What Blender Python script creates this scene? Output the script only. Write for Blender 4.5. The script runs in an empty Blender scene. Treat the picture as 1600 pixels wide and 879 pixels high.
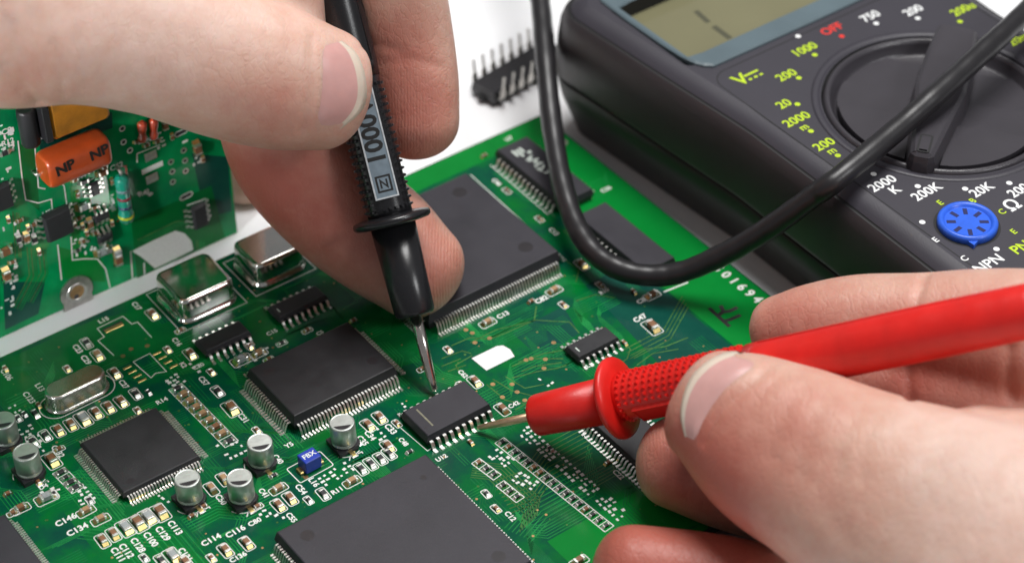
import bpy, bmesh, math, random
import numpy as np
from mathutils import Vector, Matrix
from mathutils.bvhtree import BVHTree

# ------------------------------------------------------------------ scene, camera, light
scene = bpy.context.scene
col = scene.collection
R = random.Random(7)
MM = 0.001

# camera (all sizes below are in millimetres and turned into metres when meshes are made)
F_PX = 3366.0                      # focal length in pixels of the 1600 px wide photograph
TILT = math.atan2(2920.0, 3366.0)  # camera looks 41 degrees down
CAM = np.array([0.0, -283.0, 250.0])
RGT = np.array([1.0, 0, 0]); UPV = np.array([0, math.sin(TILT), math.cos(TILT)]); FWD = np.array([0, math.cos(TILT), -math.sin(TILT)])
cam_data = bpy.data.cameras.new('camera')
cam_data.sensor_width = 36.0
cam_data.lens = F_PX / 1600 * 36
cam_data.clip_start = 0.01; cam_data.clip_end = 50
cam = bpy.data.objects.new('camera', cam_data); col.objects.link(cam)
cam.location = Vector(CAM * MM)
cam.rotation_euler = (math.pi / 2 - TILT, 0, 0)
cam_data.dof.use_dof = True
cam_data.dof.focus_distance = 0.343
cam_data.dof.aperture_fstop = 17
scene.camera = cam

world = bpy.data.worlds.new('World'); scene.world = world; world.use_nodes = True
bg = world.node_tree.nodes['Background']
bg.inputs[0].default_value = (0.98, 0.98, 1.0, 1); bg.inputs[1].default_value = 0.19

def softbox(name, loc, target, sx, sy, power, color=(1, 1, 1)):
    l = bpy.data.lights.new(name, 'AREA'); l.shape = 'RECTANGLE'; l.size = sx; l.size_y = sy
    l.energy = power; l.color = color
    o = bpy.data.objects.new(name, l); col.objects.link(o)
    o.location = loc
    d = Vector(target) - Vector(loc)
    o.rotation_euler = d.to_track_quat('-Z', 'Y').to_euler()
    return o
softbox('softbox_overhead', (0.10, 0.17, 0.80), (0.02, 0.06, 0), 0.40, 0.34, 7.2, (1, 0.988, 0.97))
softbox('softbox_front_right', (0.586, -0.32, 0.62), (-0.03, 0.02, 0.02), 0.20, 0.20, 1.9, (0.98, 0.99, 1))
added_fill = softbox('added_fill_front_left', (-0.30, -0.33, 0.20), (-0.105, 0.03, 0.028), 0.07, 0.07, 0.05, (0.98, 0.99, 1))  # added narrow fill, brightens the standing board more than the fingers
added_fill.data.spread = math.radians(16)

scene.view_settings.view_transform = 'Standard'
scene.view_settings.look = 'None'
scene.view_settings.exposure = 0.0
scene.view_settings.gamma = 1.0
scene.cycles.use_denoising = True
scene.cycles.max_bounces = 8
scene.cycles.transparent_max_bounces = 8
scene.cycles.caustics_reflective = False
scene.cycles.caustics_refractive = False

# ------------------------------------------------------------------ photograph -> place
def ray(px, py):
    return FWD + RGT * ((px - 800) / F_PX) - UPV * ((py - 439.5) / F_PX)
def at(px, py, z):                       # point of height z (mm above the table) seen at a pixel
    d = ray(px, py); return CAM + d * ((z - CAM[2]) / d[2])
def deep(px, py, depth):                 # point at a given distance in front of the camera
    return CAM + ray(px, py) * depth
ZB = 4.0                                 # top side of the board above the table
ANG = math.radians(36.7)
UX = np.array([math.cos(ANG), math.sin(ANG), 0]); WY = np.array([-math.sin(ANG), math.cos(ANG), 0])
ORG = at(846, 179, ZB)                   # far corner of the board
def B(px, py, z=0.0):                    # board coordinates (x along its far edge, y away from camera)
    d = at(px, py, ZB + z) - ORG
    return (float(d @ UX), float(d @ WY))

# ------------------------------------------------------------------ materials
MATS = {}
def newmat(name):
    m = bpy.data.materials.new(name); m.use_nodes = True
    nt = m.node_tree; MATS[name] = m
    return m, nt, nt.nodes['Principled BSDF']
def noise(nt, scale, detail=4, rough=0.55, coord='Object'):
    tc = nt.nodes.new('ShaderNodeTexCoord'); n = nt.nodes.new('ShaderNodeTexNoise')
    n.inputs['Scale'].default_value = scale; n.inputs['Detail'].default_value = detail; n.inputs['Roughness'].default_value = rough
    nt.links.new(tc.outputs[coord], n.inputs['Vector'])
    return n
def ramp(nt, src, stops):
    r = nt.nodes.new('ShaderNodeValToRGB'); nt.links.new(src, r.inputs[0])
    e = r.color_ramp.elements
    while len(e) < len(stops): e.new(0.5)
    for el, (p, c) in zip(e, stops):
        el.position = p; el.color = (c[0], c[1], c[2], 1) if hasattr(c, '__len__') else (c, c, c, 1)
    return r
def bump(nt, bsdf, src, strength, dist):
    b = nt.nodes.new('ShaderNodeBump'); b.inputs['Strength'].default_value = strength; b.inputs['Distance'].default_value = dist
    nt.links.new(src, b.inputs['Height']); nt.links.new(b.outputs[0], bsdf.inputs['Normal'])
    return b
def mat(name, color, rough=0.5, metal=0.0, var=0.12, vscale=400, bmp=0.0, bscale=3000, coat=0.0, spec=0.5, rvar=0.0, coatr=0.08):
    m, nt, p = newmat(name)
    p.inputs['Base Color'].default_value = (*color, 1); p.inputs['Roughness'].default_value = rough
    p.inputs['Metallic'].default_value = metal; p.inputs['Coat Weight'].default_value = coat
    p.inputs['Coat Roughness'].default_value = coatr; p.inputs['Specular IOR Level'].default_value = spec
    if var:
        n = noise(nt, vscale)
        lo = [c * (1 - var) for c in color]; hi = [min(1, c * (1 + var)) for c in color]
        r = ramp(nt, n.outputs[0], [(0.3, lo), (0.7, hi)]); nt.links.new(r.outputs[0], p.inputs['Base Color'])
    if rvar:
        n3 = noise(nt, vscale * 1.7)
        r3 = ramp(nt, n3.outputs[0], [(0.3, max(0.02, rough - rvar)), (0.7, rough + rvar)]); nt.links.new(r3.outputs[0], p.inputs['Roughness'])
    if bmp:
        n2 = noise(nt, bscale, 3); bump(nt, p, n2.outputs[0], bmp, 0.0001)
    return m

def solder_mask(name, stops, scale, rough=0.16, coat=0.0):
    m, nt, p = newmat(name)
    n = noise(nt, scale, 5, 0.6)
    r = ramp(nt, n.outputs[0], stops); nt.links.new(r.outputs[0], p.inputs['Base Color'])
    p.inputs['Roughness'].default_value = rough; p.inputs['Specular IOR Level'].default_value = .3; p.inputs['Coat Weight'].default_value = coat; p.inputs['Coat Roughness'].default_value = 0.06
    n2 = noise(nt, 700, 3); bump(nt, p, n2.outputs[0], 0.05, 0.0002)
    return m
solder_mask('mask', [(0.30, (0.002, 0.060, 0.040)), (0.45, (0.002, 0.082, 0.040)), (0.55, (0.001, 0.120, 0.032)), (0.68, (0.001, 0.150, 0.024))], 130)
solder_mask('mask_light', [(0.3, (0.002, 0.185, 0.026)), (0.7, (0.004, 0.235, 0.036))], 60)
solder_mask('mask_mid', [(0.3, (0.001, 0.115, 0.028)), (0.7, (0.003, 0.165, 0.030))], 150)
solder_mask('mask_deep', [(0.3, (0.005, 0.060, 0.046)), (0.7, (0.009, 0.085, 0.058))], 150)
solder_mask('mask_standing', [(0.30, (0.001, 0.15, 0.058)), (0.5, (0.001, 0.25, 0.072)), (0.7, (0.004, 0.36, 0.11))], 95, 0.12, 0.0)
mat('trace', (0.012, 0.24, 0.055), 0.18, 0, 0.3, 300)
mat('trace_dim', (0.006, 0.155, 0.045), 0.18, 0, 0.3, 300)
mat('trace_gold', (0.065, 0.18, 0.045), 0.2, 0, 0.4, 500)
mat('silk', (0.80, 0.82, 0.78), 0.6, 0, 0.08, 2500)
mat('silk_worn', (0.62, 0.70, 0.64), 0.6, 0, 0.3, 4000)
mat('ink_black', (0.012, 0.012, 0.012), 0.5, 0, 0)
mat('epoxy', (0.026, 0.026, 0.029), 0.42, 0, 0.15, 220, 0.25, 5000, rvar=0.06, spec=.4)
mat('epoxy_grey', (0.034, 0.032, 0.040), 0.46, 0, 0.12, 120, 0.25, 5000, rvar=0.06, spec=.35)
mat('epoxy_mark', (0.028, 0.025, 0.028), 0.3, 0, 0.1)
mat('epoxy_print', (0.20, 0.19, 0.13), 0.5, 0, 0.3, 1500)
mat('tin', (0.88, 0.86, 0.82), 0.33, 1.0, 0.15, 900, 0.2, 2500)
mat('tin_dull', (0.62, 0.60, 0.56), 0.38, 1.0, 0.2, 900, 0.3, 2500)
mat('gold', (0.72, 0.55, 0.22), 0.3, 1.0, 0.15, 900)
mat('copper_pad', (0.42, 0.26, 0.12), 0.4, 0.8, 0.25, 900)
mat('steel_can', (0.80, 0.79, 0.75), 0.12, 1.0, 0.06, 150, 0.05, 1200, rvar=0.04)
mat('nickel_can', (0.66, 0.66, 0.60), 0.27, 1.0, 0.15, 400, 0.3, 1800)
mat('aluminium', (0.56, 0.60, 0.57), 0.42, 0.9, 0.12, 500, 0.2, 2500)
mat('ceramic_brown', (0.23, 0.105, 0.045), 0.5, 0, 0.25, 1200)
mat('ceramic_tan', (0.40, 0.24, 0.12), 0.5, 0, 0.25, 1200)
mat('resistor_black', (0.03, 0.03, 0.034), 0.4, 0, 0.2, 1200)
mat('ceramic_grey', (0.33, 0.36, 0.36), 0.45, 0, 0.2, 1200)
mat('plastic_black', (0.022, 0.021, 0.024), 0.36, 0, 0.1, 300, 0.1, 3000)
mat('plastic_blue_part', (0.012, 0.045, 0.42), 0.38, 0, 0.1, 600)
mat('paper_white', (0.86, 0.87, 0.87), 0.7, 0, 0.03, 300)
mat('orange_epoxy', (0.52, 0.075, 0.014), 0.28, 0, 0.16, 350, 0.15, 1500, coat=0.6)
mat('amber_tape', (0.46, 0.18, 0.009), 0.3, 0, 0.3, 250, 0.2, 900, coat=0.5)
mat('resistor_teal', (0.008, 0.28, 0.19), 0.3, 0, 0.12, 500, coat=0.5)
mat('band_yellow', (0.55, 0.58, 0.02), 0.4, 0, 0); mat('band_red', (0.30, 0.035, 0.06), 0.4, 0, 0); mat('band_grey', (0.20, 0.30, 0.32), 0.4, 0, 0); mat('band_violet', (0.05, 0.06, 0.14), 0.4, 0, 0)
mat('glass_red', (0.42, 0.05, 0.02), 0.2, 0, 0.3, 900, coat=0.8)
mat('fr4_edge', (0.30, 0.34, 0.16), 0.6, 0, 0.2, 800)
mat('meter_case', (0.033, 0.028, 0.032), 0.40, 0, 0.1, 60, 0.35, 4200, rvar=0.05)
mat('meter_base', (0.018, 0.022, 0.020), 0.42, 0, 0.12, 60, 0.35, 4200)
mat('meter_panel', (0.038, 0.035, 0.046), 0.45, 0, 0.08, 60, 0.30, 4200)
mat('meter_knob', (0.050, 0.046, 0.054), 0.3, 0, 0.1, 80, 0.35, 3500)
mat('meter_bezel', (0.095, 0.135, 0.155), 0.42, 0, 0.1, 90, 0.3, 4000)
mat('groove', (0.006, 0.006, 0.007), 0.6, 0, 0)
mat('lcd', (0.195, 0.185, 0.105), 0.18, 0, 0.05, 60, coat=0.7)
mat('lcd_segment', (0.085, 0.085, 0.055), 0.3, 0, 0)
mat('paint_yellow', (0.50, 0.68, 0.015), 0.5, 0, 0.12, 1500); mat('paint_white', (0.85, 0.86, 0.86), 0.5, 0, 0.05, 1500); mat('paint_red', (0.75, 0.03, 0.02), 0.5, 0, 0.08, 1500)
mat('socket_blue', (0.03, 0.13, 0.72), 0.32, 0, 0.08, 700)
mat('socket_hole', (0.006, 0.01, 0.09), 0.5, 0, 0)
mat('probe_black', (0.013, 0.013, 0.015), 0.26, 0, 0.1, 300, 0.08, 3000)
mat('probe_red', (0.70, 0.016, 0.012), 0.36, 0, 0.10, 200, 0.14, 2200, rvar=0.08)
mat('probe_label', (0.17, 0.22, 0.26), 0.4, 0, 0.12, 900)
mat('frame_grey', (0.50, 0.53, 0.55), 0.4, 0, 0.2, 1200)
mat('needle', (0.74, 0.69, 0.64), 0.16, 1.0, 0.1, 900)
mat('needle_copper', (0.90, 0.62, 0.42), 0.42, 1.0, 0.15, 900)
mat('cable_rubber', (0.017, 0.016, 0.018), 0.36, 0, 0.12, 300, 0.15, 2500)
mat('table', (0.86, 0.865, 0.88), 0.55, 0, 0.015, 12, 0.05, 600)

# ------------------------------------------------------------------ mesh building
class MB:
    def __init__(s): s.v = []; s.f = []; s.m = []; s.mats = []; s.cur = 0; s.smooth = []
    def use(s, name):
        if name not in s.mats: s.mats.append(name)
        s.cur = s.mats.index(name); return s
    def add(s, vs, fs, smooth=False):
        o = len(s.v); s.v += [tuple(map(float, v)) for v in vs]
        for f in fs: s.f.append([i + o for i in f]); s.m.append(s.cur); s.smooth.append(smooth)
        return s
    def box(s, c, d, rz=0.0, ch=0.0):
        hx, hy, hz = d[0] / 2, d[1] / 2, d[2] / 2
        ca, sa = math.cos(rz), math.sin(rz)
        def T(x, y, z): return (c[0] + x * ca - y * sa, c[1] + x * sa + y * ca, c[2] + z)
        if ch <= 0:
            vs = [T(x, y, z) for z in (-hz, hz) for x, y in ((-hx, -hy), (hx, -hy), (hx, hy), (-hx, hy))]
            return s.add(vs, [(3, 2, 1, 0), (4, 5, 6, 7), (0, 1, 5, 4), (1, 2, 6, 5), (2, 3, 7, 6), (3, 0, 4, 7)])
        rings = []
        vs = []
        for z, i in ((-hz, ch), (-hz + ch, 0), (hz - ch, 0), (hz, ch)):
            k = ch
            vs += [T(x, y, z) for x, y in ((-hx + i + k, -hy + i), (hx - i - k, -hy + i), (hx - i, -hy + i + k), (hx - i, hy - i - k), (hx - i - k, hy - i), (-hx + i + k, hy - i), (-hx + i, hy - i - k), (-hx + i, -hy + i + k))]
        fs = [tuple(range(7, -1, -1)), tuple(range(24, 32))]
        for r in range(3):
            for i in range(8):
                j = (i + 1) % 8; fs.append((r * 8 + i, r * 8 + j, r * 8 + 8 + j, r * 8 + 8 + i))
        return s.add(vs, fs)
    def rings(s, rings, cap0=True, cap1=True, smooth=True, closed=True):
        n = len(rings[0]); vs = [p for r in rings for p in r]; fs = []
        for r in range(len(rings) - 1):
            for i in range(n if closed else n - 1):
                j = (i + 1) % n; fs.append((r * n + i, r * n + j, (r + 1) * n + j, (r + 1) * n + i))
        s.add(vs, fs, smooth)
        o = len(s.v) - len(vs)
        if cap0: s.f.append([o + i for i in range(n - 1, -1, -1)]); s.m.append(s.cur); s.smooth.append(False)
        if cap1: s.f.append([o + (len(rings) - 1) * n + i for i in range(n)]); s.m.append(s.cur); s.smooth.append(False)
        return s
    def prism(s, poly, z0, z1, inset=0.0):
        lo = [(x, y, z0) for x, y in poly]
        return s.rings([lo, [(x, y, z1) for x, y in poly]], True, True, False)
    def lathe(s, prof, n=24, c=(0, 0, 0), smooth=True, cap0=True, cap1=True):
        rs = [[(c[0] + r * math.cos(2 * math.pi * i / n), c[1] + r * math.sin(2 * math.pi * i / n), c[2] + z) for i in range(n)] for r, z in prof]
        return s.rings(rs, cap0, cap1, smooth)
    def sheet(s, poly, z):
        return s.add([(x, y, z) for x, y in poly], [tuple(range(len(poly)))])
    def stroke(s, pts, w, z, closed=False):      # flat mitred line
        pts = [np.array(p[:2], float) for p in pts]; n = len(pts)
        if closed: pts = pts + [pts[0]]; n += 1
        L = []; Rr = []
        for i in range(n):
            if closed and i in (0, n - 1): a, b = pts[n - 2], pts[1]; p0 = pts[0]; d0 = p0 - a; d1 = b - p0; p = p0
            else:
                p = pts[i]; d0 = p - pts[i - 1] if i > 0 else pts[1] - p; d1 = pts[i + 1] - p if i < n - 1 else d0
            d0 = d0 / (np.linalg.norm(d0) + 1e-9); d1 = d1 / (np.linalg.norm(d1) + 1e-9)
            t = d0 + d1; t = t / (np.linalg.norm(t) + 1e-9); nn = np.array([-t[1], t[0]])
            k = 1 / max(0.4, abs(float(nn @ np.array([-d0[1], d0[0]]))))
            L.append(p + nn * w / 2 * k); Rr.append(p - nn * w / 2 * k)
        vs = [(*a, z) for a in L] + [(*a, z) for a in Rr]
        return s.add(vs, [(i, n + i, n + i + 1, i + 1) for i in range(n - 1)])
    def disc(s, c, r, z, n=10, hole=0.0):
        if hole <= 0: return s.sheet([(c[0] + r * math.cos(2 * math.pi * i / n), c[1] + r * math.sin(2 * math.pi * i / n)) for i in range(n)], z)
        vs = [(c[0] + q * math.cos(2 * math.pi * i / n), c[1] + q * math.sin(2 * math.pi * i / n), z) for q in (r, hole) for i in range(n)]
        return s.add(vs, [(i, (i + 1) % n, n + (i + 1) % n, n + i) for i in range(n)])
    def ribbon(s, prof, w, t, T=None):           # bent flat lead: profile in x,z, width along y
        n = len(prof); vs = []
        for i, (x, z) in enumerate(prof):
            a = prof[max(0, i - 1)]; b = prof[min(n - 1, i + 1)]
            dx, dz = b[0] - a[0], b[1] - a[1]; l = math.hypot(dx, dz) or 1
            nx, nz = -dz / l * t / 2, dx / l * t / 2
            for q in ((x - nx, -w / 2, z - nz), (x - nx, w / 2, z - nz), (x + nx, w / 2, z + nz), (x + nx, -w / 2, z + nz)):
                vs.append(T(q) if T else q)
        fs = [(3, 2, 1, 0), tuple(range(4 * n - 4, 4 * n))]
        for i in range(n - 1):
            for k in range(4): fs.append((i * 4 + k, i * 4 + (k + 1) % 4, i * 4 + 4 + (k + 1) % 4, i * 4 + 4 + k))
        return s.add(vs, fs)
    def tube(s, pts, rad, n=12, caps=True):
        pts = [np.array(p, float) for p in pts]; m = len(pts); rs = []
        t0 = pts[1] - pts[0]; up = np.array([0, 0, 1.0]) if abs(t0[2]) < 0.9 * np.linalg.norm(t0) else np.array([1.0, 0, 0])
        for i in range(m):
            t = pts[min(m - 1, i + 1)] - pts[max(0, i - 1)]; t = t / np.linalg.norm(t)
            a = np.cross(t, up); a /= np.linalg.norm(a); b = np.cross(a, t); up = b
            r = rad[i] if hasattr(rad, '__len__') else rad
            rs.append([tuple(pts[i] + r * (a * math.cos(2 * math.pi * k / n) + b * math.sin(2 * math.pi * k / n))) for k in range(n)])
        return s.rings(rs, caps, caps, True)
    def mesh(s, name):
        me = bpy.data.meshes.new(name)
        me.from_pydata([(x * MM, y * MM, z * MM) for x, y, z in s.v], [], s.f)
        for n in s.mats: me.materials.append(MATS[n])
        me.polygons.foreach_set('material_index', s.m); me.polygons.foreach_set('use_smooth', s.smooth)
        me.update()
        bm = bmesh.new(); bm.from_mesh(me); bmesh.ops.recalc_face_normals(bm, faces=bm.faces); bm.to_mesh(me); bm.free()
        return me

def put(name, me, parent=None, loc=(0, 0, 0), rz=0.0, kind=None, label=None):
    if isinstance(me, MB): me = me.mesh(name)
    o = bpy.data.objects.new(name, me); col.objects.link(o)
    o.parent = parent; o.location = [c * MM for c in loc]; o.rotation_euler = (0, 0, rz)
    if kind: o['kind'] = kind
    if label: o['label'] = label
    return o
def thing(name, label, cat, loc=(0, 0, 0), rot=(0, 0, 0)):
    o = bpy.data.objects.new(name, None); col.objects.link(o); o.empty_display_size = 0.01
    o.location = [c * MM for c in loc]; o.rotation_euler = rot
    o['label'] = label; o['category'] = cat
    return o
def tag(o, label, cat): o['label'] = label; o['category'] = cat; return o

_txt = {}
def text_mesh(s, size, bold=0.0, align='CENTER'):
    key = (s, size, bold, align)
    if key in _txt: return _txt[key]
    cu = bpy.data.curves.new('lettering', 'FONT'); cu.body = s; cu.size = size * MM; cu.offset = bold * size * MM
    cu.align_x = align; cu.align_y = 'CENTER'; cu.resolution_u = 3
    o = bpy.data.objects.new('lettering', cu); col.objects.link(o)
    dg = bpy.context.evaluated_depsgraph_get()
    me = bpy.data.meshes.new_from_object(o.evaluated_get(dg))
    bpy.data.objects.remove(o); bpy.data.curves.remove(cu)
    _txt[key] = me
    return me
def text(s, size, parent, loc, rz, matname, name='printed_text', bold=0.02, squash=1.0, rot=None):
    me = text_mesh(s, size, bold).copy()
    me.materials.clear(); me.materials.append(MATS[matname])
    o = put(name, me, parent, loc, rz)
    if rot is not None: o.rotation_euler = rot
    if squash != 1: o.scale = (squash, 1, 1)
    return o

def rrect(cx, cy, w, h, r, n=6, rz=0.0):
    out = []
    for sx, sy, a0 in ((1, 1, 0), (-1, 1, 90), (-1, -1, 180), (1, -1, 270)):
        for i in range(n + 1):
            a = math.radians(a0 + 90 * i / n); out.append((sx * (w / 2 - r) + r * math.cos(a), sy * (h / 2 - r) + r * math.sin(a)))
    ca, sa = math.cos(rz), math.sin(rz)
    return [(cx + x * ca - y * sa, cy + x * sa + y * ca) for x, y in out]

# ------------------------------------------------------------------ the table
g = MB().use('table').add([(-900, -500, 0), (900, -500, 0), (900, 1500, 0), (-900, 1500, 0)], [(0, 1, 2, 3)])
o = put('table_top', g); o['kind'] = 'structure'; o['label'] = 'plain white table top under the boards and the meter'

# ------------------------------------------------------------------ main circuit board
BX0, BY0 = -150.0, B(1112, 824)[1]
board = thing('circuit_board', 'green circuit board lying flat on the white table, crowded with black chips', 'circuit board', ORG, (0, 0, ANG))
pl = MB().use('mask'); pl.prism([(BX0, BY0), (0, BY0), (0, 0), (BX0, 0)], -1.6, 0.0)
put('board_plate', pl, board)
# brighter green margins without inner copper, laid over the plate
z1 = 0.010
mg = MB().use('mask_light')
x_r = B(1040, 452)[0]
mg.sheet([(x_r, BY0 + .3), (-0.3, BY0 + .3), (-0.3, -0.3), (x_r, -0.3)], z1)
put('margin_solder_mask', mg, board)
mg = MB().use('mask_light'); mg.sheet([(-53, -5.2), (x_r - .05, -5.2), (x_r - .05, -0.3), (-53, -0.3)], z1)
put('margin_solder_mask', mg, board)
mg = MB().use('mask_mid'); mg.sheet([(-119, -14), (-88, -14), (-88, -4.5), (-96, -1), (-119, -1)], z1)
put('margin_solder_mask', mg, board)
mg = MB().use('mask_light'); bx, by = B(855, 845); mg.sheet([(bx, BY0 + .3), (x_r - .05, BY0 + .3), (x_r - .05, by), (bx, by)], z1)
put('margin_solder_mask', mg, board)
for iq, (quad, mt) in enumerate((([(560, 500), (640, 470), (670, 560), (600, 580)], 'mask_mid'),
                 ([(800, 520), (880, 478), (905, 520), (845, 560)], 'mask_deep'),
                 ([(900, 430), (975, 400), (1036, 453), (1160, 556), (1050, 590)], 'mask_deep'),
                 ([(10, 590), (100, 545), (130, 590), (60, 640)], 'mask_mid'),
                 ([(100, 800), (180, 770), (330, 879), (180, 900)], 'mask_mid'),
                 ([(210, 520), (270, 500), (300, 560), (240, 570)], 'mask_mid'))):
    put('copper_pour', MB().use(mt).sheet([B(*p) for p in quad], z1 + .0007 * (iq + 1)), board)

# copper traces under the solder mask, and vias
tr = MB().use('trace'); zt = 0.018
def bundle(x, y, segs, n, pitch, w=0.16, m='trace'):
    """parallel octilinear traces: segs = [(heading deg, length, change of length per trace)]"""
    tr.use(m)
    for k in range(n):
        h0 = math.radians(segs[0][0]); px, py = x - math.sin(h0) * pitch * k, y + math.cos(h0) * pitch * k
        pts = [(px, py)]
        for hd, ln, dl in segs:
            a = math.radians(hd); l = ln + dl * k
            px += math.cos(a) * l; py += math.sin(a) * l; pts.append((px, py))
        pts = [p for p in pts if BX0 + 1 < p[0] < -1 and BY0 + 1 < p[1] < -1]
        if len(pts) > 1: tr.stroke(pts, w, zt)
def bp(px, py, *a, **k): x, y = B(px, py); bundle(x, y, *a, **k)
bp(690, 700, [(0, 5, 0), (-45, 3, .35), (-90, 14, 0)], 7, .55)
bp(735, 745, [(-45, 3, .3), (-90, 9, 0), (-135, 4, 0)], 8, .5, m='trace_gold')
bp(800, 800, [(-10, 4, .2), (25, 6, 0), (0, 8, .3)], 9, .9, m='trace_gold')
bp(830, 845, [(20, 5, .4), (0, 9, .2), (45, 5, 0)], 8, .7)
bp(760, 640, [(0, 5, .3), (45, 4, 0), (0, 6, .4)], 7, .6)
bp(900, 640, [(-90, 4, .4), (-135, 4, 0), (-90, 10, 0)], 14, .45)
bp(960, 730, [(-90, 8, 0), (-45, 5, .4), (-90, 5, 0)], 10, .45)
bp(930, 760, [(0, 4, .3), (45, 6, 0)], 6, .6, m='trace_gold')
bp(990, 560, [(0, 8, .3), (30, 9, 0)], 4, .9, m='trace_gold')
bp(880, 360, [(-90, 8, .3), (-45, 4, 0), (-90, 6, .2)], 7, .5, m='trace_gold')
bp(770, 270, [(-90, 10, .5), (-60, 6, 0)], 5, .55)
bp(930, 310, [(0, 3, .4), (45, 2.5, 0)], 6, .8)
bp(640, 600, [(90, 3, .3), (45, 4, 0), (90, 5, 0)], 8, .5)
bp(640, 560, [(-90, 6, 0), (-60, 4, .2)], 6, .5)
bp(560, 720, [(-90, 4, .3), (-45, 6, 0)], 6, .5)
bp(330, 640, [(-90, 6, .4), (-45, 5, 0), (-90, 4, 0)], 8, .55)
bp(215, 600, [(0, 5, .3), (45, 3, 0), (0, 6, 0)], 6, .6)
bp(60, 800, [(0, 6, .4), (-45, 5, 0), (-90, 6, 0)], 9, .55)
bp(120, 840, [(-45, 12, .6), (-90, 9, 0)], 7, .7)
bp(300, 830, [(0, 5, .2), (-45, 4, 0), (0, 5, 0)], 7, .6)
bp(250, 560, [(-90, 5, .3), (0, 5, .3)], 5, .6)
bp(440, 720, [(180, 4, .3), (225, 4, .2)], 6, .6)
bp(20, 640, [(0, 6, .3), (45, 5, 0)], 5, .7)
bp(480, 745, [(0, 8, .2), (45, 3, 0), (0, 6, 0)], 4, .6)
RB = random.Random(21)
for _ in range(120):                     # fine routing all over the board
    px, py = RB.uniform(0, 1080), RB.uniform(430, 879); x, y = B(px, py)
    if not (BY0 + 3 < y < -4 and x < x_r - 1): continue
    h0 = RB.choice((0, 90, 180, 270)); h1 = h0 + RB.choice((45, -45)); zt = .0135 + RB.uniform(0, .004)
    bundle(x, y, [(h0, RB.uniform(3, 8), RB.uniform(0, .3)), (h1, RB.uniform(1.5, 4), 0), (RB.choice((h0, h0 + 90 if h1 > h0 else h0 - 90)), RB.uniform(3, 9), RB.uniform(0, .3))], RB.randint(3, 8), RB.uniform(.42, .6), .14, RB.choice(('trace_dim', 'trace_dim', 'trace')))
tr.use('trace_gold')
for pts in ([(705, 540), (735, 527), (765, 530), (790, 520), (835, 500), (838, 478)], [(735, 535), (775, 515), (838, 500), (890, 503), (905, 520)], [(720, 585), (712, 570), (738, 555)], [(690, 560), (722, 548), (736, 552)], [(690, 572), (720, 560)], [(700, 580), (728, 570)],
            [(800, 572), (830, 560), (880, 560)], [(815, 580), (835, 572), (878, 566)], [(800, 590), (840, 580), (870, 575), (885, 570)], [(810, 565), (850, 552), (890, 545)], [(770, 592), (800, 610), (840, 620), (862, 612)], [(790, 588), (820, 606), (850, 600)], [(760, 600), (790, 625), (830, 632)], [(805, 640), (840, 622), (880, 610)],
            [(985, 560), (1010, 545), (1040, 541), (1075, 527)], [(995, 570), (1020, 552), (1060, 545)], [(967, 530), (985, 545), (980, 560), (965, 570)], [(880, 405), (905, 420), (900, 440)], [(900, 470), (930, 460), (960, 465)]):
    tr.stroke([B(*p) for p in pts], .2, .0195)
put('copper_traces', tr, board, kind='stuff')
vi = MB().use('copper_pad')
for _ in range(300):
    px, py = R.uniform(20, 1130), R.uniform(430, 875)
    x, y = B(px, py)
    if not (BY0 + 2 < y < -3 and x < -16): continue
    vi.use(R.choice(['copper_pad', 'trace_gold', 'trace_gold'])); vi.disc((x, y), R.uniform(.12, .24), 0.024, 8, 0.0)
for px, py in ((785, 620), (808, 612), (820, 625), (742, 535), (728, 515), (738, 520), (765, 528), (800, 600), (770, 600), (830, 560), (850, 575), (852, 561), (865, 535), (822, 562), (205, 545), (230, 540), (192, 556), (478, 745)):
    x, y = B(px, py); vi.use('copper_pad'); vi.disc((x, y), .42, 0.026, 10)
put('via_pads', vi, board, kind='stuff')
# mounting hole near the far corner
x, y = B(877, 223)
put('mounting_hole', MB().use('tin_dull').disc((x, y), 1.25, .03, 20).use('copper_pad').disc((x, y), .8, .04, 20), board)

# ---- chips
def ic_body(l, w, h, draft=.35, lift=.12, mt='epoxy'):
    m = MB().use(mt); hm = lift + (h - lift) * .48
    def ring(i, z): return [(-l / 2 + i, -w / 2 + i, z), (l / 2 - i, -w / 2 + i, z), (l / 2 - i, w / 2 - i, z), (-l / 2 + i, w / 2 - i, z)]
    m.rings([ring(draft, lift), ring(0, hm - .05), ring(0, hm + .05), ring(draft * .85, h - .10), ring(draft + .10, h)], True, True, False)
    return m
def gull(h, out=1.0, foot=.5, t=.14):
    return [(-.25, h), (out * .28, h), (out * .48, h * .55), (out * .6, t * .75), (out * .6 + foot, t * .6)]
def lead_row(n, pitch, wid, h, out, foot, mt='tin', t=.14):
    m = MB().use(mt); pr = gull(h, out, foot, t)
    for i in range(n):
        off = (i - (n - 1) / 2) * pitch
        m.ribbon(pr, wid, t, lambda q: (q[0], q[1] + off, q[2]))
    return m
SIDES = ((0, 0), (90, 1), (180, 0), (270, 1))
def qfp(cx, cy, l, w, h, nl, nw, pitch, wid, out, foot, mt='epoxy', draft=.45, marks=(), name='quad_flat_chip'):
    """chip body as a part, one row of fine leads per side"""
    body = put(name, ic_body(l, w, h, draft, .2, mt), board, (cx, cy, 0))
    hm = .2 + (h - .2) * .48
    for ang, n, ext in ((0, nw, l), (90, nl, w), (180, nw, l), (270, nl, w)):
        a = math.radians(ang)
        put('lead_row', lead_row(n, pitch, wid, hm, out, foot, 'tin'), body, (math.cos(a) * ext / 2, math.sin(a) * ext / 2, 0), a, kind='stuff')
    for mx, my, r in marks:
        put('ejector_mark', MB().use('epoxy_mark').disc((0, 0), r, 0, 20), body, (mx, my, h + .012))
    return body
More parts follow.
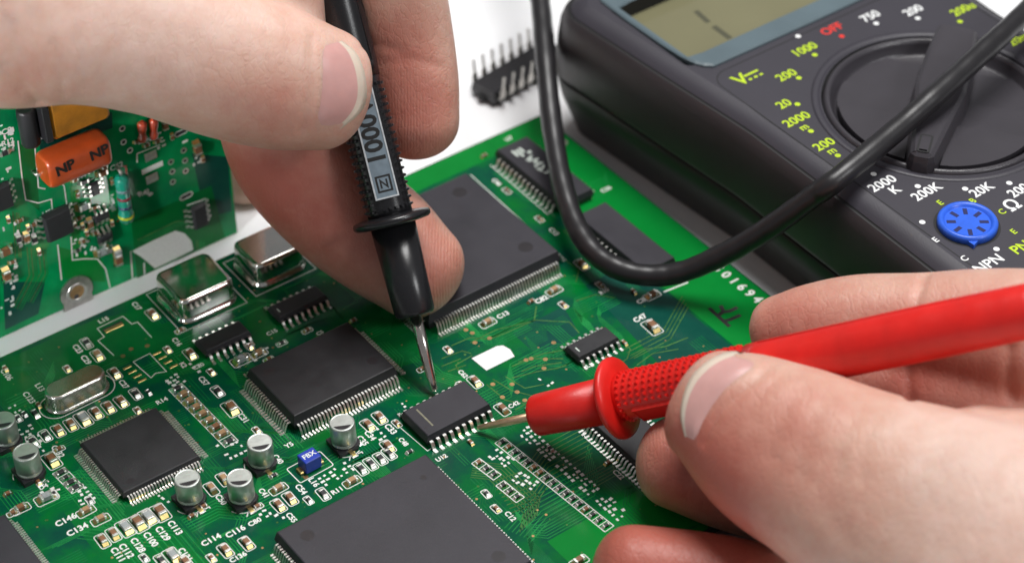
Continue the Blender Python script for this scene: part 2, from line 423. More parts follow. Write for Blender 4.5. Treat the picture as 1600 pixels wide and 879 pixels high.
def soic(cx, cy, l, w, h, n, pitch, out=1.05, foot=.5, wid=.42, rz=0.0, mt='epoxy', name='small_outline_chip', lead_me={}):
    body = put(name, ic_body(l, w, h, .32, .15, mt), board, (cx, cy, 0), rz)
    key = (h, out, foot, wid)
    if key not in lead_me: lead_me[key] = MB().use('tin').ribbon(gull(.15 + (h - .15) * .48, out, foot, .18), wid, .18).mesh('lead')
    for s in (-1, 1):
        for i in range(n):
            put('lead', lead_me[key], body, ((i - (n - 1) / 2) * pitch, s * w / 2, 0), math.pi / 2 * s)
    return body

# big upper chip, big lower chip, two middle ones, and the one cut by the frame's lower left corner
A_c = (-38.7, -23.8)
qfp(*A_c, 28.2, 28.2, 3.9, 44, 44, .6, .30, 2.1, .8, 'epoxy_grey', .5, ((9.5, 9.8, 1.35), (9.8, -9.5, 1.35)))
qfp(-85.4, -77.7, 28.2, 28.2, 3.5, 44, 44, .6, .30, 1.6, .6, 'epoxy_grey', .4, ((-10.4, 10.4, 1.1), (10.3, -10.3, 1.1), (10.6, 9.8, .5)))
qfp(-73.9, -37.4, 20.2, 14.6, 3.4, 30, 20, .65, .34, 2.1, .9, 'epoxy', .5, ((-7.4, 4.4, .9), (7.6, -3.6, .9)))
qfp(-106.4, -34.4, 14.0, 14.3, 1.7, 25, 25, .52, .28, 1.4, .8, 'epoxy', .35, ((-4.6, -5.3, .62),))
hx, hy = B(8, 800, 2)
qfp(hx - 10, hy - 10, 20, 20, 2.2, 36, 36, .5, .24, 1.2, .5, 'epoxy_grey', .4)

# chip between the two probe tips
chE = soic(-62.4, -56.5, 12.7, 7.4, 2.5, 10, 1.27, 1.6, .85, .56, 0, 'epoxy_grey')
put('printed_stripe', MB().use('epoxy_print').box((0, 0, 0), (.3, 4.6, .01)), chE, (-4.1, .2, 2.515))
text('o', 1.0, chE, (-5.2, -1.6, 2.51), 0, 'epoxy_mark')
chF = soic(-33.2, -57.6, 8.8, 3.9, 1.75, 7, 1.27, 1.4, .75, .46)
put('printed_stripe', MB().use('silk_worn').box((0, 0, 0), (.25, 1.1, .01)), chF, (-3.2, -.1, 1.765)); 
soic(-82.1, -19.3, 8.9, 3.9, 1.75, 7, 1.27, 1.4, .75, .46)
chI = soic(-67.3, -19.4, 9.9, 3.9, 1.75, 8, 1.27, 1.4, .75, .46)
put('printed_stripe', MB().use('silk_worn').box((0, 0, 0), (.22, 1.0, .01)), chI, (-3.9, -.1, 1.765))
# memory chips with their leads along the board's depth
chG = soic(-11.8, -16.2, 20.2, 7.5, 2.5, 14, 1.27, 1.35, .7, .5, math.pi / 2, 'epoxy_grey', 'memory_chip')
chJ = soic(-11.9, -40.0, 19.8, 7.0, 2.4, 14, 1.27, 1.0, .5, .46, math.pi / 2, 'epoxy_grey', 'memory_chip')
def on_chip(ch, x, y, z): return (x, y, z)
# white print on the upper memory chip (its local x runs along the chip, so text reads with the board's depth)
for sx, sy, w_, h_ in ((-6.8, 1.5, 2.0, .5), (-6.4, .7, 2.4, .5), (-6.9, -.1, 1.6, .5), (-5.6, -.9, .7, .8)):
    put('printed_mark', MB().use('silk_worn').box((0, 0, 0), (w_, h_, .01)), chG, (-sx, sy, 2.515))
zz = MB().use('silk_worn')
for pts in ([(-1.6, -.9), (-1.2, .9), (-.5, -.2), (.2, .9), (.4, -.9)], [(.9, .8), (1.6, .1), (1.3, -.8), (2.3, -.5)], [(2.6, .7), (3.3, .2), (2.9, -.6)], [(-2.6, .8), (-2.1, -.7), (-1.9, .2)]): zz.stroke(pts, .42, .01)
put('printed_mark', zz, chG, (1.9, .1, 2.51), math.pi)
put('printed_triangle', MB().use('silk').sheet([(0, 0), (1.8, -.5), (.2, -1.5)], 0), chG, (-5.6, .4, 2.515))
# chip with fine leads under the red probe and the fingers
kx, ky = B(1000, 690, 1)
kb = put('small_outline_chip', ic_body(20, 7.6, 2.0, .3, .15, 'plastic_black'), board, (kx - .4, ky - .2, 0), math.pi / 2)
for s in (-1, 1):
    put('lead_row', lead_row(22, .8, .36, 1.1, 1.5, .9, 'tin', .16), kb, (0, s * 3.8, 0), math.pi / 2 * s, kind='stuff')

# ---- passives: shared meshes
def chip_meshes(l, w, h, bm_):
    b = MB().use(bm_).box((0, 0, h / 2 + .05), (l * .62, w * .94, h), 0, .04).mesh('ceramic_body')
    t = MB().use('tin').box((0, 0, h / 2 + .03), (l * .22, w, h + .04), 0, .05)
    t.use('gold' if bm_.startswith('ceramic') else 'tin').add([(l * .1, -w / 2, .02), (l * .1, w / 2, .02), (l * .34, w / 2, .02), (l * .34, -w / 2, .02), (l * .1, -w / 2, h * .6), (l * .1, w / 2, h * .6)],
                                   [(0, 1, 5, 4), (2, 3, 4, 5), (1, 2, 5), (0, 4, 3), (0, 3, 2, 1)])
    return b, t.mesh('end_cap')
CH = {}
for k, (l, w, h, mts) in {'c': (1.75, .95, .75, 'ceramic_brown'), 't': (1.75, .95, .75, 'ceramic_tan'), 'r': (1.65, .85, .42, 'resistor_black'), 'g': (2.1, 1.25, .85, 'ceramic_grey'), 'C': (2.2, 1.3, 1.0, 'ceramic_brown'), 's': (1.1, .6, .45, 'ceramic_brown'), 'q': (1.1, .6, .36, 'resistor_black')}.items():
    CH[k] = (l, w, h, *chip_meshes(l, w, h, mts))
OUT = {}
def outline_mesh(l, w, r=.12):
    k = (round(l, 2), round(w, 2))
    if k not in OUT: OUT[k] = MB().use('silk').stroke(rrect(0, 0, l, w, min(.35, w * .2), 2), .15, 0.03, True).mesh('silkscreen_outline')
    return OUT[k]
def passive(px, py, axis='v', kind='c', box=True, par=None, pos=None, name=None):
    par = par or board
    l, w, h, b, t = CH[kind]
    x, y = pos if pos else B(px, py, h * .5)
    rz = (0 if axis == 'u' else -math.pi / 2) + R.uniform(-.04, .04)
    o = put(name or ('chip_resistor' if kind in 'rq' else 'chip_capacitor'), b, par, (x, y, 0), rz)
    put('end_cap', t, o, (l * .39, 0, 0), 0); put('end_cap', t, o, (-l * .39, 0, 0), math.pi)
    if box: put('silkscreen_outline', outline_mesh(l * 1.75, w * 1.75), o, (0, 0, 0))
    return o
LIST = [(238, 489, 'v', 'c', 1), (135, 535, 'v', 'r', 1), (152, 553, 'v', 't', 1), (179, 581, 'v', 'c', 1), (212, 614, 'v', 'r', 1), (297, 551, 'v', 'c', 1),
        (377, 560, 'u', 'g', 1), (404, 550, 'u', 't', 1), (340, 610, 'v', 'r', 1), (361, 635, 'v', 'C', 1), (80, 716, 'v', 'C', 1), (32, 792, 'u', 'c', 1), (20, 800, 'u', 's', 1),
        (134, 796, 'u', 't', 1), (157, 809, 'u', 't', 1), (160, 842, 'v', 'c', 1), (177, 832, 'v', 'c', 1), (196, 822, 'v', 'g', 1), (215, 814, 'v', 'C', 1), (231, 805, 'v', 'g', 1), (250, 797, 'v', 'C', 1),
        (330, 761, 'v', 't', 1), (349, 746, 'v', 't', 1), (352, 857, 'v', 'c', 1), (385, 846, 'v', 'c', 1), (252, 874, 'v', 'r', 1), (270, 866, 'v', 'g', 1), (290, 876, 'v', 'c', 1),
        (435, 761, 'u', 't', 1), (435, 787, 'v', 'c', 1), (453, 776, 'v', 'c', 1), (482, 780, 'v', 'q', 1), (505, 770, 'v', 'r', 1), (550, 750, 'u', 't', 1),
        (564, 731, 'v', 'r', 1), (579, 723, 'v', 'r', 1), (594, 715, 'v', 'r', 1), (608, 707, 'v', 'r', 1), (606, 695, 'v', 'c', 1), (401, 671, 'v', 's', 1),
        (575, 662, 'v', 'c', 1), (593, 650, 'v', 'c', 1), (742, 594, 'v', 'c', 1), (480, 515, 'u', 's', 1), (552, 500, 'u', 's', 0),
        (762, 502, 'u', 't', 1), (866, 452, 'u', 't', 1), (909, 411, 'v', 'c', 1), (938, 444, 'v', 's', 1), (1019, 459, 'u', 'c', 1), (1019, 508, 'v', 'C', 1),
        (792, 297, 'v', 's', 1), (843, 341, 'v', 's', 1), (757, 243, 'u', 's', 0), (919, 309, 'u', 's', 0), (785, 637, 'v', 'c', 1), (775, 793, 'v', 's', 1), (950, 722, 'u', 's', 0), (905, 874, 'u', 'c', 1),
        (660, 575, 'u', 's', 1), (8, 575, 'v', 's', 0), (72, 775, 'u', 'g', 1), (55, 645, 'v', 'r', 0), (990, 455, 'v', 's', 0)]
for px, py, ax, k, bx_ in LIST: passive(px, py, ax, k, bool(bx_))
for px, py, ax, k in ((28, 652, 'v', 'q'), (38, 646, 'v', 'q'), (60, 632, 'v', 's'), (92, 700, 'u', 's'), (60, 752, 'v', 's'), (84, 770, 'v', 'q'), (12, 770, 'u', 's'), (18, 690, 'v', 's'), (140, 780, 'v', 'q'), (300, 805, 'u', 's'), (318, 790, 'u', 's'), (428, 742, 'u', 'q'), (402, 790, 'u', 's'), (560, 690, 'v', 'q'), (548, 700, 'v', 's'), (620, 660, 'v', 's'), (640, 705, 'u', 'q'),
                      (420, 560, 'u', 's'), (390, 540, 'v', 's'), (440, 535, 'u', 'q'), (330, 580, 'v', 's'), (262, 545, 'v', 's'), (282, 515, 'u', 's'), (105, 575, 'v', 's'), (215, 640, 'v', 's'), (232, 612, 'v', 'q'), (455, 835, 'v', 's') , (330, 870, 'v', 's'), (225, 870, 'v', 'q'), (830, 470, 'u', 's'), (880, 475, 'v', 's'), (975, 535, 'v', 's'), (700, 545, 'v', 's'), (720, 600, 'v', 's'), (825, 640, 'v', 's'), (735, 690, 'v', 's'), (860, 700, 'v', 'q'), (760, 770, 'v', 'q')):
    passive(px, py, ax, k, R.random() < .6)
# row above the left chip, each standing across the row
for i, k in enumerate(('c', 'c', 'c', 'g', 'c', 'c', 'r', 'r')):
    passive(189 - i * 19.7, 625 + i * 9.0, 'v', k, True)
# ladder arrays: outline with rungs
def ladder(p0, p1, n, kinds, rail):
    a = np.array(B(*p0, .2)); b = np.array(B(*p1, .2)); d = (b - a) / np.linalg.norm(b - a); s = np.array([-d[1], d[0]])
    for i in range(n):
        p = a + (b - a) * (i / (n - 1)); passive(0, 0, 'u', R.choice(kinds), False, pos=tuple(p))
    m = MB().use('silk')
    e = d * .75
    for sg in (-1, 1): m.stroke([a - e + s * sg * rail, b + e + s * sg * rail], .16, .03)
    for i in range(n + 1):
        p = a - e + (b - a + 2 * e) * (i / n); m.stroke([p - s * rail, p + s * rail], .13, .031)
    put('silkscreen_ladder', m, board, kind='stuff')
ladder((277, 606), (358, 688), 9, 'tcrt', 1.25)
ladder((785, 690), (947, 820), 17, 'qqsq', .95)
ladder((748, 722), (772, 740), 3, 'qs', .85)
ladder((786, 757), (808, 775), 3, 'qq', .85)
ladder((95, 737), (118, 760), 4, 'rrq', 1.1)
# dotted codes printed beside the arrays
dt = MB().use('silk')
def dots(p0, p1, n, wob=.5, rows=2, size=.42):
    a = np.array(B(*p0)); b = np.array(B(*p1)); d = (b - a) / np.linalg.norm(b - a); s = np.array([-d[1], d[0]])
    for i in range(n):
        for r_ in range(rows):
            if R.random() < .2: continue
            c = a + (b - a) * (i / max(1, n - 1)) + s * (r_ - (rows - 1) / 2) * .95 + np.array([R.uniform(-.12, .12), R.uniform(-.12, .12)])
            w_, h_ = R.uniform(.3, .75) * size / .42, R.uniform(.35, .6) * size / .42
            rz = ANG * 0 + R.choice((0, 0, math.pi / 2)) + R.uniform(-.3, .3)
            ca, sa = math.cos(rz), math.sin(rz)
            dt.sheet([(c[0] + x * ca - y * sa, c[1] + x * sa + y * ca) for x, y in ((-w_ / 2, -h_ / 2), (w_ / 2, -h_ / 2), (w_ / 2, h_ / 2), (-w_ / 2, h_ / 2))], .034)
dots((818, 672), (972, 806), 26, rows=3); dots((770, 708), (795, 722), 5, rows=3); dots((808, 744), (834, 757), 5, rows=3)
dots((268, 590), (282, 600), 4, rows=3); dots((352, 690), (372, 710), 4, rows=4); dots((120, 762), (138, 782), 5, rows=3)
dots((60, 775), (90, 762), 5, rows=2); dots((38, 668), (52, 684), 4, rows=3); dots((505, 752), (545, 728), 6, rows=3)
dots((140, 690), (150, 700), 2, rows=2); dots((300, 566), (314, 578), 3, rows=2); dots((585, 672), (604, 690), 4, rows=2); dots((20, 635), (34, 650), 3, rows=2); dots((410, 800), (440, 812), 4, rows=2); dots((845, 590), (860, 600), 2, rows=2); dots((395, 560), (420, 545), 4, rows=2); dots((60, 690), (72, 702), 3, rows=2); dots((240, 770), (262, 783), 4, rows=1); dots((640, 640), (628, 630), 3, rows=1); dots((900, 360), (925, 385), 5, rows=2, size=.3)
put('silkscreen_dots', dt, board, kind='stuff')

# ---- crystal oscillator cans
def can(px_corners, h, name='crystal_can'):
    q = [B(px, py, h) for px, py in px_corners]
    cx = sum(p[0] for p in q) / 4; cy = sum(p[1] for p in q) / 4
    l = (abs(q[1][0] - q[0][0]) + abs(q[2][0] - q[3][0])) / 2; w = (abs(q[3][1] - q[0][1]) + abs(q[2][1] - q[1][1])) / 2
    m = MB().use('steel_can')
    def rg(i, z, r): return [(x, y, z) for x, y in rrect(0, 0, l - 2 * i, w - 2 * i, max(.2, r - i), 6)]
    m.rings([rg(-.55, .15, 1.8), rg(-.6, .45, 1.8), rg(-.35, .75, 1.7), rg(0, 1.05, 1.5), rg(0, 1.3, 1.5), rg(.03, h - .75, 1.5), rg(.14, h - .3, 1.5), rg(.4, h - .06, 1.5), rg(.8, h, 1.5)], True, True, True)
    o = put(name, m, board, (cx, cy, 0))
    put('silkscreen_outline', MB().use('silk').stroke([(x, y) for x, y in ((-l / 2 - 1.2, -w / 2 - 1.2), (l / 2 + 1.2, -w / 2 - 1.2), (l / 2 + 1.2, w / 2 + 1.2), (-l / 2 - 1.2, w / 2 + 1.2))], .16, .03, True), o)
    return o, l, w
c1, l1, w1 = can([(237, 427), (322, 391), (367, 436), (285, 475)], 5.0)
c2, l2, w2 = can([(360, 377), (438, 345), (477, 387), (397, 417)], 5.0)
# low oval crystal
ox, oy = B(118, 600, 2.4)
m = MB().use('nickel_can')
def ov(i, z): return [(x, y, z) for x, y in rrect(0, 0, 10.6 - 2 * i, 4.3 - 2 * i, 2.1 - i, 8)]
m.rings([ov(-.35, .05), ov(-.38, .4), ov(-.05, .55), ov(0, .7), ov(0, 3.0), ov(.15, 3.4), ov(.45, 3.55)], True, True, True)
xt = put('oval_crystal', m, board, (ox - .2, oy - .3, 0), .02)
put('silkscreen_outline', MB().use('silk').stroke(rrect(0, 0, 13.2, 5.6, 2.75, 8), .17, .03, True), xt)

# ---- electrolytic capacitors (aluminium can on a black base)
cap_can = MB().use('aluminium').lathe([(1.95, .95), (2.06, 1.05), (2.06, 1.35), (1.9, 1.5), (1.9, 1.6), (2.06, 1.75), (2.06, 4.95), (2.0, 5.12), (1.86, 5.2), (1.78, 5.12)], 28).mesh('can')
top_mark = MB().use('plastic_black').sheet([(1.6 * math.cos(math.radians(a)), 1.6 * math.sin(math.radians(a))) for a in range(-112, 23, 9)], 0).mesh('polarity_mark')
cap_base = MB().use('plastic_black').prism([(-2.15, -2.15), (1.3, -2.15), (2.15, -1.3), (2.15, 1.3), (1.3, 2.15), (-2.15, 2.15)], .05, .95).mesh('base')
cap_tab = MB().use('gold').box((0, 0, .12), (1.3, .75, .16), 0, .04).use('tin').box((.5, 0, .1), (.9, 1.1, .12), 0, .04).mesh('terminal')
ring_seg = MB().use('silk').stroke([(2.75 * math.cos(math.radians(a)), 2.75 * math.sin(math.radians(a))) for a in range(130, 301, 12)], .16, .03).mesh('silkscreen_outline')
for px, py in ((40, 704), (4, 655), (293, 746), (375, 745), (405, 689), (536, 659)):
    x, y = B(px, py, 5.2)
    o = put('electrolytic_capacitor', cap_base, board, (x, y, 0), R.uniform(-.06, .06))
    o.rotation_euler = (R.uniform(-.035, .035), R.uniform(-.035, .035), R.uniform(-.08, .08)); put('can', cap_can, o); put('polarity_mark', top_mark, o, (0, 0, 5.135), R.uniform(-.2, .2) - 1.1)
    put('terminal', cap_tab, o, (0, -2.45, 0), -math.pi / 2); put('terminal', cap_tab, o, (0, 2.45, 0), math.pi / 2); put('silkscreen_outline', ring_seg, o)
    put('silkscreen_outline', MB().use('silk').stroke([(-1.2, -3.4), (-.6, -2.7)], .2, .03).stroke([(.7, -2.9), (1.4, -2.9), (1.4, -3.3)], .2, .03), o)

# ---- blue inductor
ix, iy = B(483, 711, 2.6)
bi = put('inductor', MB().use('plastic_blue_part').box((0, 0, 1.45), (3.0, 2.5, 2.5), 0, .12), board, (ix, iy, 0), .03)
text('FBX', 1.35, bi, (0, 0, 2.71), 0, 'silk')
for s in (-1, 1): put('terminal', MB().use('gold').box((0, 0, .3), (.9, 1.4, .5), 0, .08), bi, (s * 1.8, 0, 0))
put('silkscreen_outline', MB().use('silk').stroke(rrect(0, 0, 6.4, 3.9, .3, 2), .17, .03, True), bi)

# ---- white paper sticker
sx_, sy_ = B(771, 559)
stk = [B(737, 560), B(760, 579), B(804, 557), B(797, 546), B(786, 540), B(776, 541)]
put('paper_sticker', MB().use('paper_white').prism(stk, .03, .1), board)

# ---- silkscreen lettering
VR = -math.pi / 2
for s, px, py, rz, sz in (('C146', 103, 812, 0, 1.6), ('C134', 121, 827, 0, 1.6), ('C111', 184, 866, VR, 1.5), ('C112', 197, 860, VR, 1.5), ('C128', 215, 851, VR, 1.5), ('C100', 235, 842, VR, 1.5), ('C129', 254, 833, VR, 1.5), ('C113', 273, 824, VR, 1.5),
                          ('C114', 330, 843, 0, 1.5), ('C116', 368, 830, 0, 1.5), ('C131', 289, 866, VR, 1.4), ('L15', 162, 500, 0, 1.3), ('C23', 121, 545, VR, 1.4), ('C29', 134, 562, VR, 1.4), ('C17', 213, 478, VR, 1.3), ('C27', 193, 600, VR, 1.3), ('C16', 276, 534, VR, 1.3),
                          ('R14', 253, 626, 0, 1.3), ('C57', 318, 595, VR, 1.4), ('C31', 380, 653, VR, 1.4), ('L13', 62, 605, VR, 1.4), ('C123', 45, 621, VR, 1.4), ('C132', 90, 705, VR, 1.4), ('K2', 286, 570, VR, 1.2), ('C20', 310, 572, 0, 1.2),
                          ('C82', 846, 468, 0, 1.5), ('C13', 786, 492, 0, 1.4), ('C47', 1000, 497, 0, 1.5), ('C8', 1002, 470, 0, 1.4), ('R10', 944, 455, 0, 1.2), ('C13', 865, 362, VR, 1.3), ('C36', 947, 296, 0, 1.3), ('C46', 776, 285, VR, 1.3), ('U7', 795, 217, 0, 1.3),
                          ('C62', 723, 584, VR, 1.2), ('C42', 803, 632, 0, 1.2), ('U3', 922, 570, 0, 1.2), ('C12', 797, 806, VR, 1.3), ('C22', 966, 741, VR, 1.3), ('C33', 610, 670, VR, 1.5), ('C34', 578, 680, VR, 1.4), ('C35', 566, 688, VR, 1.4), ('Y5', 452, 695, 0, 1.3),
                          ('C54', 470, 764, VR, 1.4), ('L16', 490, 753, VR, 1.4), ('R11', 527, 766, 0, 1.3), ('C40', 434, 717, VR, 1.3), ('C41', 412, 770, VR, 1.3), ('C55', 455, 808, VR, 1.3), ('C80', 398, 815, 0, 1.3), ('C136', 372, 870, 0, 1.3), ('C48', 630, 690, VR, 1.2),
                          ('C15', 425, 519, 0, 1.2), ('C106', 10, 585, VR, 1.4), ('U12', 690, 715, 0, 1.2), ('C50', 345, 780, VR, 1.4), ('D4', 68, 760, 0, 1.2), ('C5', 500, 520, 0, 1.1)):
    x, y = B(px, py); text(s, sz, board, (x, y, .035), rz, 'silk', 'silkscreen_text', .035)
for k_, ch_ in enumerate('501694'):
    x, y = B(1122 + 12.3 * k_, 419.5 + 9.7 * k_); text(ch_, 2.55, board, (x, y, .035), VR, 'silk', 'silkscreen_text', .03)
tf = MB().use('ink_black')
for k_, pts in enumerate(([(1108, 481), (1120, 492), (1130, 501), (1140, 510)], [(1126, 477), (1130, 486)], [(1120, 494), (1130, 487), (1140, 486), (1152, 480)], [(1129, 502), (1141, 499), (1157, 492)])):
    tf.stroke([B(*p) for p in pts], .72, .03 + .002 * k_)
put('handwritten_letters', tf, board, label='handwritten black letters TF on the bright green margin', kind='stuff')
# silkscreen outlines of empty footprints
so = MB().use('silk')
so.stroke([B(*p) for p in ((152, 513), (192, 494), (206, 506), (215, 503), (237, 527))], .16, .03)
so.stroke([B(*p) for p in ((152, 513), (163, 526), (153, 532), (178, 555))], .16, .03)
so.stroke([B(*p) for p in ((208, 565), (234, 552), (260, 580), (243, 583), (236, 590), (208, 565))], .15, .03)
so.stroke([B(*p) for p in ((626, 668), (668, 704), (674, 700))], .15, .03)
so.stroke([B(*p) for p in ((766, 258), (856, 335))], .15, .03)
so.stroke([B(*p) for p in ((735, 273), (880, 404))], .16, .03)
so.stroke([B(*p) for p in ((1037, 456), (1075, 441))], .3, .03)
so.stroke([B(*p) for p in ((915, 684), (1002, 763), (1010, 760))], .17, .03); so.stroke([B(*p) for p in ((915, 684), (911, 676), (917, 672))], .17, .03)
put('silkscreen_outline', so, board, kind='stuff')
gp = put('jumper_pad', MB().use('gold').box((0, 0, .06), (3.4, .8, .1), 0, .03).use('plastic_black').box((0, .5, .05), (3.6, .5, .08)), board, (*B(178, 512), 0))
pad = MB().use('gold').box((0, 0, .05), (1.5, .42, .06), 0, .02).mesh('solder_pad')
for i in range(4):
    for (ax_, ay_), (bx2, by2) in (((245, 552), (271, 572)), ((199, 574), (222, 594))):
        f = i / 3; x, y = B(ax_ + (bx2 - ax_) * f, ay_ + (by2 - ay_) * f); put('solder_pad', pad, board, (x, y, .02), 0)

# ------------------------------------------------------------------ standing circuit board behind the first
P_a = at(0, 532, 0); P_b = at(371, 363, 0)
sd = (P_b - P_a); ANG2 = math.atan2(sd[1], sd[0])
SX = np.array([math.cos(ANG2), math.sin(ANG2), 0]); SN = np.array([math.sin(ANG2), -math.cos(ANG2), 0])
def S(px, py, off=0.0):                  # coordinates on the standing board (x along its foot, y up)
    d = ray(px, py); o = P_b + SN * off; t = ((o - CAM) @ SN) / (d @ SN); p = CAM + d * t - P_b
    return (float(p @ SX), float(p[2]))
stand = thing('circuit_board', 'green circuit board standing upright on its edge under the left thumb, with orange capacitor', 'circuit board', P_b, (0, 0, ANG2))
stand.rotation_euler = (Matrix.Rotation(ANG2, 4, 'Z') @ Matrix.Rotation(math.pi / 2, 4, 'X')).to_euler()
SH = 53.0
def s_put(name, me, px, py, z=0, rz=0.0, **k): return put(name, me, stand, (*S(px, py, z), 0), rz, **k)
hc = S(119, 455)
pl = MB().use('mask_standing').prism([(-75, .6), (hc[0] - 2.6, .6), (0, 0.0), (0, SH), (-75, SH)], -1.6, 0)
put('board_plate', pl, stand)
# plated mounting lug
lug = MB().use('tin_dull')
lo_ = [(3.1 * math.cos(math.radians(a)), 3.3 * math.sin(math.radians(a))) for a in range(-30, 211, 12)]
lo_ = lo_ + [(-3.1, -4.0), (2.9, -3.0)]
lug.prism(lo_, .01, .25)
lo = put('mounting_lug', lug, stand, (*hc, 0))
put('hole_rim', MB().use('tin').lathe([(1.95, .24), (1.9, .42), (1.6, .45), (1.45, .3)], 24, cap0=False, cap1=False), lo)
put('hole', MB().use('copper_pad').disc((0, 0), 1.5, .27, 22).use('epoxy_mark').disc((-.2, -.9), .5, .275, 14), lo)
for quad, mt in (([(28, 225), (54, 225), (62, 330), (40, 312)], 'mask_mid'), ([(205, 345), (330, 290), (352, 372), (215, 440)], 'mask_mid'), ([(60, 215), (175, 175), (176, 200), (64, 240)], 'mask_deep'), ([(300, 240), (356, 245), (362, 330), (320, 340)], 'mask_deep'),
                 ([(92, 385), (160, 405), (165, 440), (100, 435)], 'mask_light'), ([(5, 440), (70, 440), (60, 490), (8, 515)], 'mask_deep'), ([(110, 290), (125, 290), (125, 395), (112, 395)], 'mask_light')):
    put('copper_pour', MB().use(mt).sheet([S(*p) for p in quad], .012 + R.uniform(0, .006)), stand)
# film capacitor
cx, cy = S(117, 248, 3); 
m = MB().use('orange_epoxy'); L_, H_ = 11.6, 6.0
rs = []
for t, k in ((-1, .80), (-.97, .90), (-.9, .97), (-.8, 1), (-.3, 1.01), (.3, 1), (.8, 1), (.9, .97), (.97, .9), (1, .80)):
    rs.append([(t * L_ / 2, y * k, 2.7 + (z - 2.7) * k) for y, z in [(yy, zz + 2.7) for yy, zz in rrect(0, 0, H_, 5.2, 1.7, 5)]])
m.rings(rs)
fc = put('film_capacitor', m, stand, (cx, cy, 0), 0)
text('NP', 2.7, fc, (-2.9, .9, 5.36), .12, 'ink_black', bold=.04); text('NP', 2.7, fc, (3.4, 1.1, 5.36), .12, 'ink_black', bold=.04)
for s_ in (-1, 1): put('lead', MB().use('tin').tube([(s_ * 5.4, -1.5, 1.5), (s_ * 6.3, -1.5, 1.2), (s_ * 6.4, -1.5, -.5)], .3, 8), fc)
# taped transformer on a white bobbin foot
tx, ty = S(115, 192, 1)
tf_ = put('transformer', MB().use('amber_tape').box((0, 4.6, 2.4), (10.4, 8.0, 4.2), 0, .5), stand, (tx, ty, 0))
put('bobbin_flange', MB().use('paper_white').box((0, 0, .7), (12.4, .8, 1.4), 0, .1), tf_)
put('core', MB().use('plastic_black').box((-6.0, 4.4, 2.4), (1.3, 7.0, 4.6), 0, .15), tf_)
# black electrolytic lying beside it
ex, ey = S(46, 200, 2)
m = MB().use('plastic_black'); rs = []
for r_, y in ((1.2, -3.6), (1.5, -3.5), (1.6, -3.2), (1.6, 3.0), (1.5, 3.4), (1.2, 3.5)):
    rs.append([(r_ * math.cos(2 * math.pi * i / 20), y, 1.7 + r_ * math.sin(2 * math.pi * i / 20)) for i in range(20)])
m.rings(rs); put('diode', m, stand, (ex, ey + .2, 0))
# teal axial resistor with bands
rx_, ry_ = S(196, 312, 2)
rs = [(.35, -5.0), (1.15, -4.7), (1.38, -4.1), (1.32, -3.2), (1.18, -2.6), (1.15, 2.4), (1.3, 3.2), (1.34, 4.0), (1.1, 4.6), (.35, 5.0)]
def lathe_y(m, prof, n=20, zc=1.5):
    return m.rings([[(r_ * math.cos(2 * math.pi * i / n), y, zc + r_ * math.sin(2 * math.pi * i / n)) for i in range(n)] for r_, y in prof])
ar = put('axial_resistor', lathe_y(MB().use('resistor_teal'), rs), stand, (rx_, ry_, 0), -.02)
for y, mt, q in ((-3.6, 'band_yellow', 1.385), (-1.6, 'band_violet', 1.18), (.3, 'band_red', 1.18), (2.0, 'band_grey', 1.18)):
    put('colour_band', lathe_y(MB().use(mt), [(q, y - .28), (q + .02, y), (q, y + .28)]), ar)
for s_ in (-1, 1): put('lead', MB().use('tin').tube([(0, s_ * 4.9, 1.5), (0, s_ * 5.5, 1.4), (0, s_ * 5.8, .9), (0, s_ * 5.85, -.4)], .28, 8), ar)
put('silkscreen_outline', MB().use('glass_red').stroke([(1.2, 5.4), (1.75, 5.2), (1.75, -4.5), (1.2, -5.6), (-1.2, -5.4)], .35, .04), ar)  # red line painted in place of the shadow line beside the resistor
# chips on the standing board
def s_chip(px, py, l, w, h, n, pitch, horiz=True):
    x, y = S(px, py, h)
    b = put('small_outline_chip', ic_body(l, w, h, .3, .15), stand, (x, y, 0), (0 if horiz else math.pi / 2) + .04)
    le = MB().use('tin').ribbon(gull(.8, 1.0, .5, .18), .42, .18).mesh('lead')
    for s in (-1, 1):
        for i in range(n): put('lead', le, b, ((i - (n - 1) / 2) * pitch, s * w / 2, 0), math.pi / 2 * s)
    return b
s_chip(94, 353, 5.6, 5.0, 1.9, 4, 1.27, False); s_chip(315, 340, 5.0, 2.9, 1.6, 4, 1.2, False); s_chip(4, 312, 5.0, 3.9, 1.6, 4, 1.27, False)
s_chip(150, 297, 2.8, 1.8, 1.1, 3, .95, False); s_chip(161, 340, 2.9, 1.8, 1.1, 3, .95); s_chip(166, 372, 2.9, 1.8, 1.1, 3, .95)
